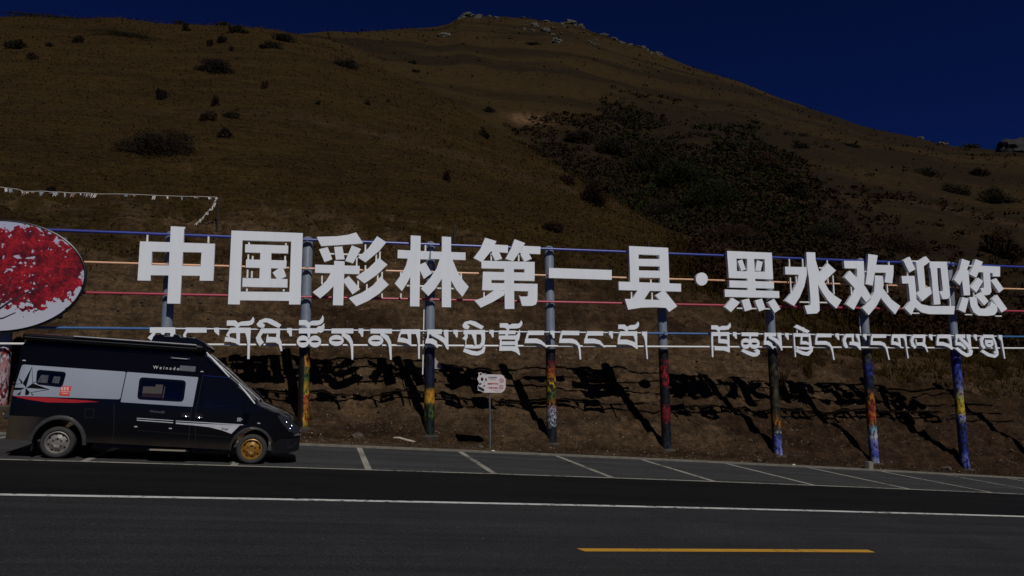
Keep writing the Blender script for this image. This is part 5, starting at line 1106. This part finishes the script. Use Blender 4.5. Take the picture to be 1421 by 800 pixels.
near = [(212, 193, 126, 40, 'twig', 'long dark shrub clump alone on the middle of the near slope'),
 (300, 90, 62, 22, 'twig', 'dark rounded shrub high on the near slope right of the long clump'), (170, 46, 96, 9, 'leaf_dark', 'flat wide shrub strip near the left skyline'),
 (330, 40, 36, 12, 'leaf_dark', 'low shrub just under the skyline above the rounded one'), (376, 62, 46, 11, 'leaf_dark', 'flat shrub on the shoulder right of the left skyline'),
 (395, 52, 40, 13, 'leaf_dark', 'shrub on the shoulder near where the two skylines meet'), (480, 88, 52, 14, 'twig', 'dark shrub on the spur crest below the saddle'),
 (221, 129, 18, 18, 'twig', 'small upright shrub above the long clump'), (298, 141, 16, 14, 'twig', 'small shrub right of the upright one above the long clump'),
 (288, 160, 24, 16, 'leaf_red', 'reddish small shrub right above the long clump'), (322, 159, 34, 10, 'leaf_dark', 'thin wide shrub right of the reddish one'), (309, 184, 24, 14, 'twig', 'small shrub just right of the long clump'),
 (25, 62, 26, 12, 'leaf_dark', 'small shrub at far left under the skyline'), (68, 61, 12, 8, 'leaf_dark', 'tiny shrub second from the left under the skyline'), (44, 78, 14, 10, 'leaf_red', 'tiny russet shrub below the far left pair'),
 (108, 55, 14, 10, 'leaf_red', 'tiny russet shrub left of the flat wide strip'), (291, 60, 12, 10, 'twig', 'tiny dark shrub above the rounded shrub'), (306, 54, 16, 12, 'twig', 'dark shrub touching the tiny one above the rounded shrub'), (321, 67, 9, 8, 'twig', 'tiny shrub right of the pair above the rounded shrub'),
 (258, 39, 16, 9, 'leaf_dark', 'little dark shrub below the middle of the left skyline'), (367, 118, 12, 12, 'leaf_red', 'lone little shrub right of the rounded shrub'), (442, 142, 10, 9, 'leaf_dark', 'lone tiny shrub on the open slope centre left'),
 (510, 142, 10, 8, 'twig', 'tiny dark shrub left of the spur edge'), (538, 139, 9, 6, 'twig', 'tiny dark shrub on the spur edge'), (620, 243, 16, 18, 'leaf_red', 'lone russet shrub on the open slope above the character di'),
 (672, 184, 18, 14, 'leaf_dark', 'dim shrub on the spur beside the bare patch'), (788, 248, 26, 16, 'leaf_red', 'russet shrub on the spur edge left of a bigger one'), (822, 266, 44, 34, 'leaf_red', 'big russet shrub overhanging the gully'),
 (768, 312, 46, 18, 'leaf_red', 'low russet shrub on the slope above the single stroke character'), (70, 262, 16, 10, 'twig', 'dark tuft shrub behind the prayer flag string'), (60, 16, 130, 6, 'leaf_dark', 'low shrub line along the left skyline'),
 (252, 25, 30, 6, 'leaf_dark', 'skyline shrub left of the shoulder'), (308, 28, 26, 6, 'leaf_dark', 'skyline shrub just before the shoulder')]
for k, (u, v, w, h, kd, lab) in enumerate(near): add_bush(u, v, w, h, kd, lab, 300 + k, G_B)
G_F = 'shrubs in the gully and on the far slope'
gb = [(1000, 262, 110, 46, 'leaf_green', 'largest dark green shrub in the gully'), (948, 235, 70, 40, 'leaf_green', 'dark green shrub left of the largest one in the gully'), (900, 225, 60, 34, 'leaf_dark', 'dull shrub high on the left of the gully'),
 (850, 200, 60, 26, 'leaf_dark', 'dull shrub beside the bare patch'), (808, 188, 50, 22, 'twig', 'bare twig shrub right under the bare patch'), (1065, 225, 60, 26, 'leaf_red', 'russet shrub upper right of the green ones'),
 (1105, 262, 50, 26, 'leaf_dark', 'dull shrub right of the largest green one'), (920, 290, 70, 30, 'leaf_dark', 'dull shrub low in the gully beside the spur'), (1020, 320, 110, 28, 'leaf_red', 'wide russet shrub low in the gully'),
 (1150, 318, 90, 24, 'leaf_dark', 'wide dull shrub low on the right slope'), (1250, 335, 100, 26, 'leaf_red', 'wide russet shrub above the rightmost characters'), (1330, 262, 60, 14, 'leaf_dark', 'dark shrub band on the right slope'),
 (1385, 272, 50, 18, 'leaf_dark', 'dark shrub near the right edge'), (1290, 240, 44, 9, 'leaf_dark', 'thin dark shrub on the upper right slope'), (1360, 238, 30, 10, 'leaf_red', 'small russet shrub on the upper right slope'),
 (1350, 198, 30, 7, 'leaf_dark', 'shrub breaking the right skyline left of the crag'), (1180, 200, 40, 8, 'leaf_dark', 'thin shrub under the right skyline'), (1110, 200, 44, 10, 'leaf_dark', 'shrub on the far slope above the russet one'),
 (1395, 340, 60, 30, 'leaf_red', 'russet shrub low at the right edge'), (740, 60, 26, 6, 'leaf_dark', 'small shrub under the summit rocks'), (573, 86, 14, 7, 'twig', 'small dark shrub below the summit left side'), (578, 98, 18, 6, 'twig', 'small dark shrub just under the first one left of the summit'), (680, 152, 22, 8, 'twig', 'dark shrub left above the bare patch'), (855, 163, 50, 12, 'leaf_dark', 'dark shrub right above the bare patch')]
for k, (u, v, w, h, kd, lab) in enumerate(gb): add_bush(u, v, w, h, kd, lab, 500 + k, G_F)
# ------------------------------------------------------------------ uncountable cover: grass, gravel, scrub
def tufts(name, Pn, hgt, wid, per, mat, lean=0.5, seed=1):
    g = np.random.default_rng(seed); n = len(Pn); base = np.repeat(Pn, per, 0); h = np.repeat(hgt, per)[:, None] * g.uniform(0.5, 1.1, (n * per, 1)); w = np.repeat(wid, per)[:, None]
    base = base + g.normal(size=base.shape) * w * np.array([2.0, 2.0, 0])
    a = g.uniform(0, 2 * np.pi, n * per); sd = np.stack([np.cos(a), np.sin(a), 0 * a], 1); tip = np.stack([np.cos(a * 3.7), np.sin(a * 2.3), 0 * a], 1) * lean * h; tip[:, 2] = h[:, 0]
    v = np.stack([base - sd * w * .5, base + sd * w * .5, base + tip], 1).reshape(-1, 3)
    o = np_mesh(name, v, np.arange(len(v)).reshape(-1, 3), mat, False); return tag(o, kind='stuff')
def clumps(name, Pn, rad, leaf, per, mat, seed):
    g = np.random.default_rng(seed); n = len(Pn); r_ = np.repeat(rad * g.uniform(0.5, 1.25, n), per)[:, None]; lf = np.repeat(leaf, per)[:, None] * g.uniform(0.5, 1.5, (n * per, 1))
    d = g.normal(size=(n * per, 3)); d /= np.linalg.norm(d, axis=1)[:, None]; d[:, 2] = np.abs(d[:, 2]) * 0.8
    base = np.repeat(Pn, per, 0) + d * r_ * g.uniform(0.3, 1.0, (n * per, 1))
    a = g.normal(size=base.shape); a[:, 2] += 0.4; a /= np.linalg.norm(a, axis=1)[:, None]; b = np.cross(a, g.normal(size=base.shape)); b /= np.linalg.norm(b, axis=1)[:, None]
    v = np.stack([base - b * lf * .5, base + b * lf * .5, base + a * lf * 1.2 + b * lf * .2, base + a * lf * .6 - b * lf * .6], 1).reshape(-1, 3)
    o = np_mesh(name, v, np.arange(len(v)).reshape(-1, 4), mat, False); return tag(o, kind='stuff')
def scatter(n, i0, i1, u0, u1, seed, power=1.0):
    g = np.random.default_rng(seed); c = np.searchsorted(phis, g.uniform(phi_of(u0), phi_of(u1), n)); c = np.clip(c, 1, len(phis) - 2)
    r_ = g.uniform(0, 1, n) ** power * (i1 - i0) + i0; i = r_.astype(int); f = r_ - i; j = np.minimum(c + 1, len(phis) - 1); t = g.uniform(0, 1, n)
    def L2(A): return (A[c, i] * (1 - f) + A[c, i + 1] * f) * (1 - t) + (A[j, i] * (1 - f) + A[j, i + 1] * f) * t
    return np.stack([L2(XX), L2(YY), L2(ZZ)], 1)
g0 = scatter(16000, I_TOP - 3, I_CREST - 2, -120, 1000, 11, 1.0); d0 = np.linalg.norm(g0, axis=1)
tufts('grass', g0, 0.08 + 0.0008 * d0, 0.05 + 0.0012 * d0, 4, M['hill_grass'], 1.1, 3)['label'] = 'short dry grass on the near slope'
g1 = scatter(2600, I_TOP - 14, I_TOP + 16, -100, 1480, 12); tufts('grass', g1, np.full(len(g1), 0.28), np.full(len(g1), 0.035), 6, M['dry_grass'], 0.55, 4)
g2 = scatter(1500, I_TOP - 45, I_TOP + 20, 1020, 1480, 13); tufts('grass', g2, np.full(len(g2), 0.38), np.full(len(g2), 0.04), 7, M['dry_grass'], 0.5, 5)
g3 = scatter(420, 14, 115, -60, 1460, 14); tufts('grass', g3, np.full(len(g3), 0.20), np.full(len(g3), 0.02), 9, M['dry_grass'], 0.7, 6)
g5 = scatter(900, 1, 12, 400, 1440, 16); tufts('grass', g5, np.full(len(g5), 0.10), np.full(len(g5), 0.012), 6, M['dry_grass'], 0.8, 8)
sc1 = scatter(900, I_FB, I_SKY - 14, 440, 1480, 15); ds = np.linalg.norm(sc1, axis=1)
tufts('scrub', sc1, 0.2 + 0.0012 * ds, 0.15 + 0.0022 * ds, 5, M['scrub'], 1.4, 7)
def keep_gully(Pn):
    ph = np.arctan2(Pn[:, 0], Pn[:, 1]); te = Pn[:, 2] / np.hypot(Pn[:, 0], Pn[:, 1]); w = fbm(Pn[:, 0] * .12, Pn[:, 1] * .12, 91, 4)
    return Pn[(np.interp(ph, *C_GUL) - te) / 0.03 + 2.6 * w > np.random.default_rng(3).uniform(-0.5, 2.2 + 1.6 * np.clip((ph - phi_of(1040)) / 0.12, 0, 1))]
for (n_, i0, i1, u0, u1, sd_, mt_) in ((6500, I_CREST + 4, I_SKY - 60, 700, 1150, 41, 'gully_dull'), (3600, I_CREST + 4, I_SKY - 60, 740, 1250, 42, 'gully_twig'), (3500, I_TOP + 30, I_SKY - 90, 960, 1480, 43, 'gully_red'), (2500, I_CREST + 10, I_SKY - 70, 860, 1120, 44, 'gully_green')):
    q_ = keep_gully(scatter(n_, i0, i1, u0, u1, sd_)); dq = np.linalg.norm(q_, axis=1)
    clumps('scrub', q_, 0.35 + 0.0036 * dq, 0.07 + 0.0013 * dq, 18, M[mt_], sd_)
sc2 = scatter(2200, I_TOP + 10, I_FB, 930, 1480, 18); tufts('scrub', sc2, np.full(len(sc2), 0.45), np.full(len(sc2), 0.14), 5, M['scrub'], 0.8, 9)
# gravel and clods on the verge and the lower bank
def pebbles(name, Pn, sizes, mat, seed):
    g = np.random.default_rng(seed); oc = np.array([(1, 0, 0), (-1, 0, 0), (0, 1, 0), (0, -1, 0), (0, 0, 1), (0, 0, -1)], float)
    fa = np.array([(0, 2, 4), (2, 1, 4), (1, 3, 4), (3, 0, 4), (2, 0, 5), (1, 2, 5), (3, 1, 5), (0, 3, 5)])
    n = len(Pn); v = oc[None] * sizes[:, None, None] * g.uniform(0.5, 1.3, (n, 6, 1)) + g.normal(scale=0.2, size=(n, 6, 3)) * sizes[:, None, None]; v += Pn[:, None, :]
    o = np_mesh(name, v.reshape(-1, 3), (fa[None] + (np.arange(n) * 6)[:, None, None]).reshape(-1, 3), mat, False); return tag(o, kind='stuff')
pb1 = scatter(14000, 1, 95, -60, 1460, 21, 1.6); pebbles('gravel', pb1, 0.012 + 0.035 * rng.uniform(0, 1, len(pb1)) ** 4, paint('brown_gravel', (0.062, 0.043, 0.028), 0.95, var=0.75, scale=0.9), 31)
pb3 = scatter(3200, 8, 126, -60, 1460, 23, 1.1); pebbles('gravel', pb3, 0.025 + 0.07 * rng.uniform(0, 1, len(pb3)) ** 3, paint('earth_clods', (0.052, 0.033, 0.020), 0.95, var=0.7, scale=0.7), 33)
pb2 = scatter(1500, 1, 118, -60, 1460, 22, 1.4); pebbles('gravel', pb2, 0.012 + 0.022 * rng.uniform(0, 1, len(pb2)) ** 2, paint('pale_gravel', (0.26, 0.22, 0.17), 0.9, var=0.4, scale=0.9), 32)
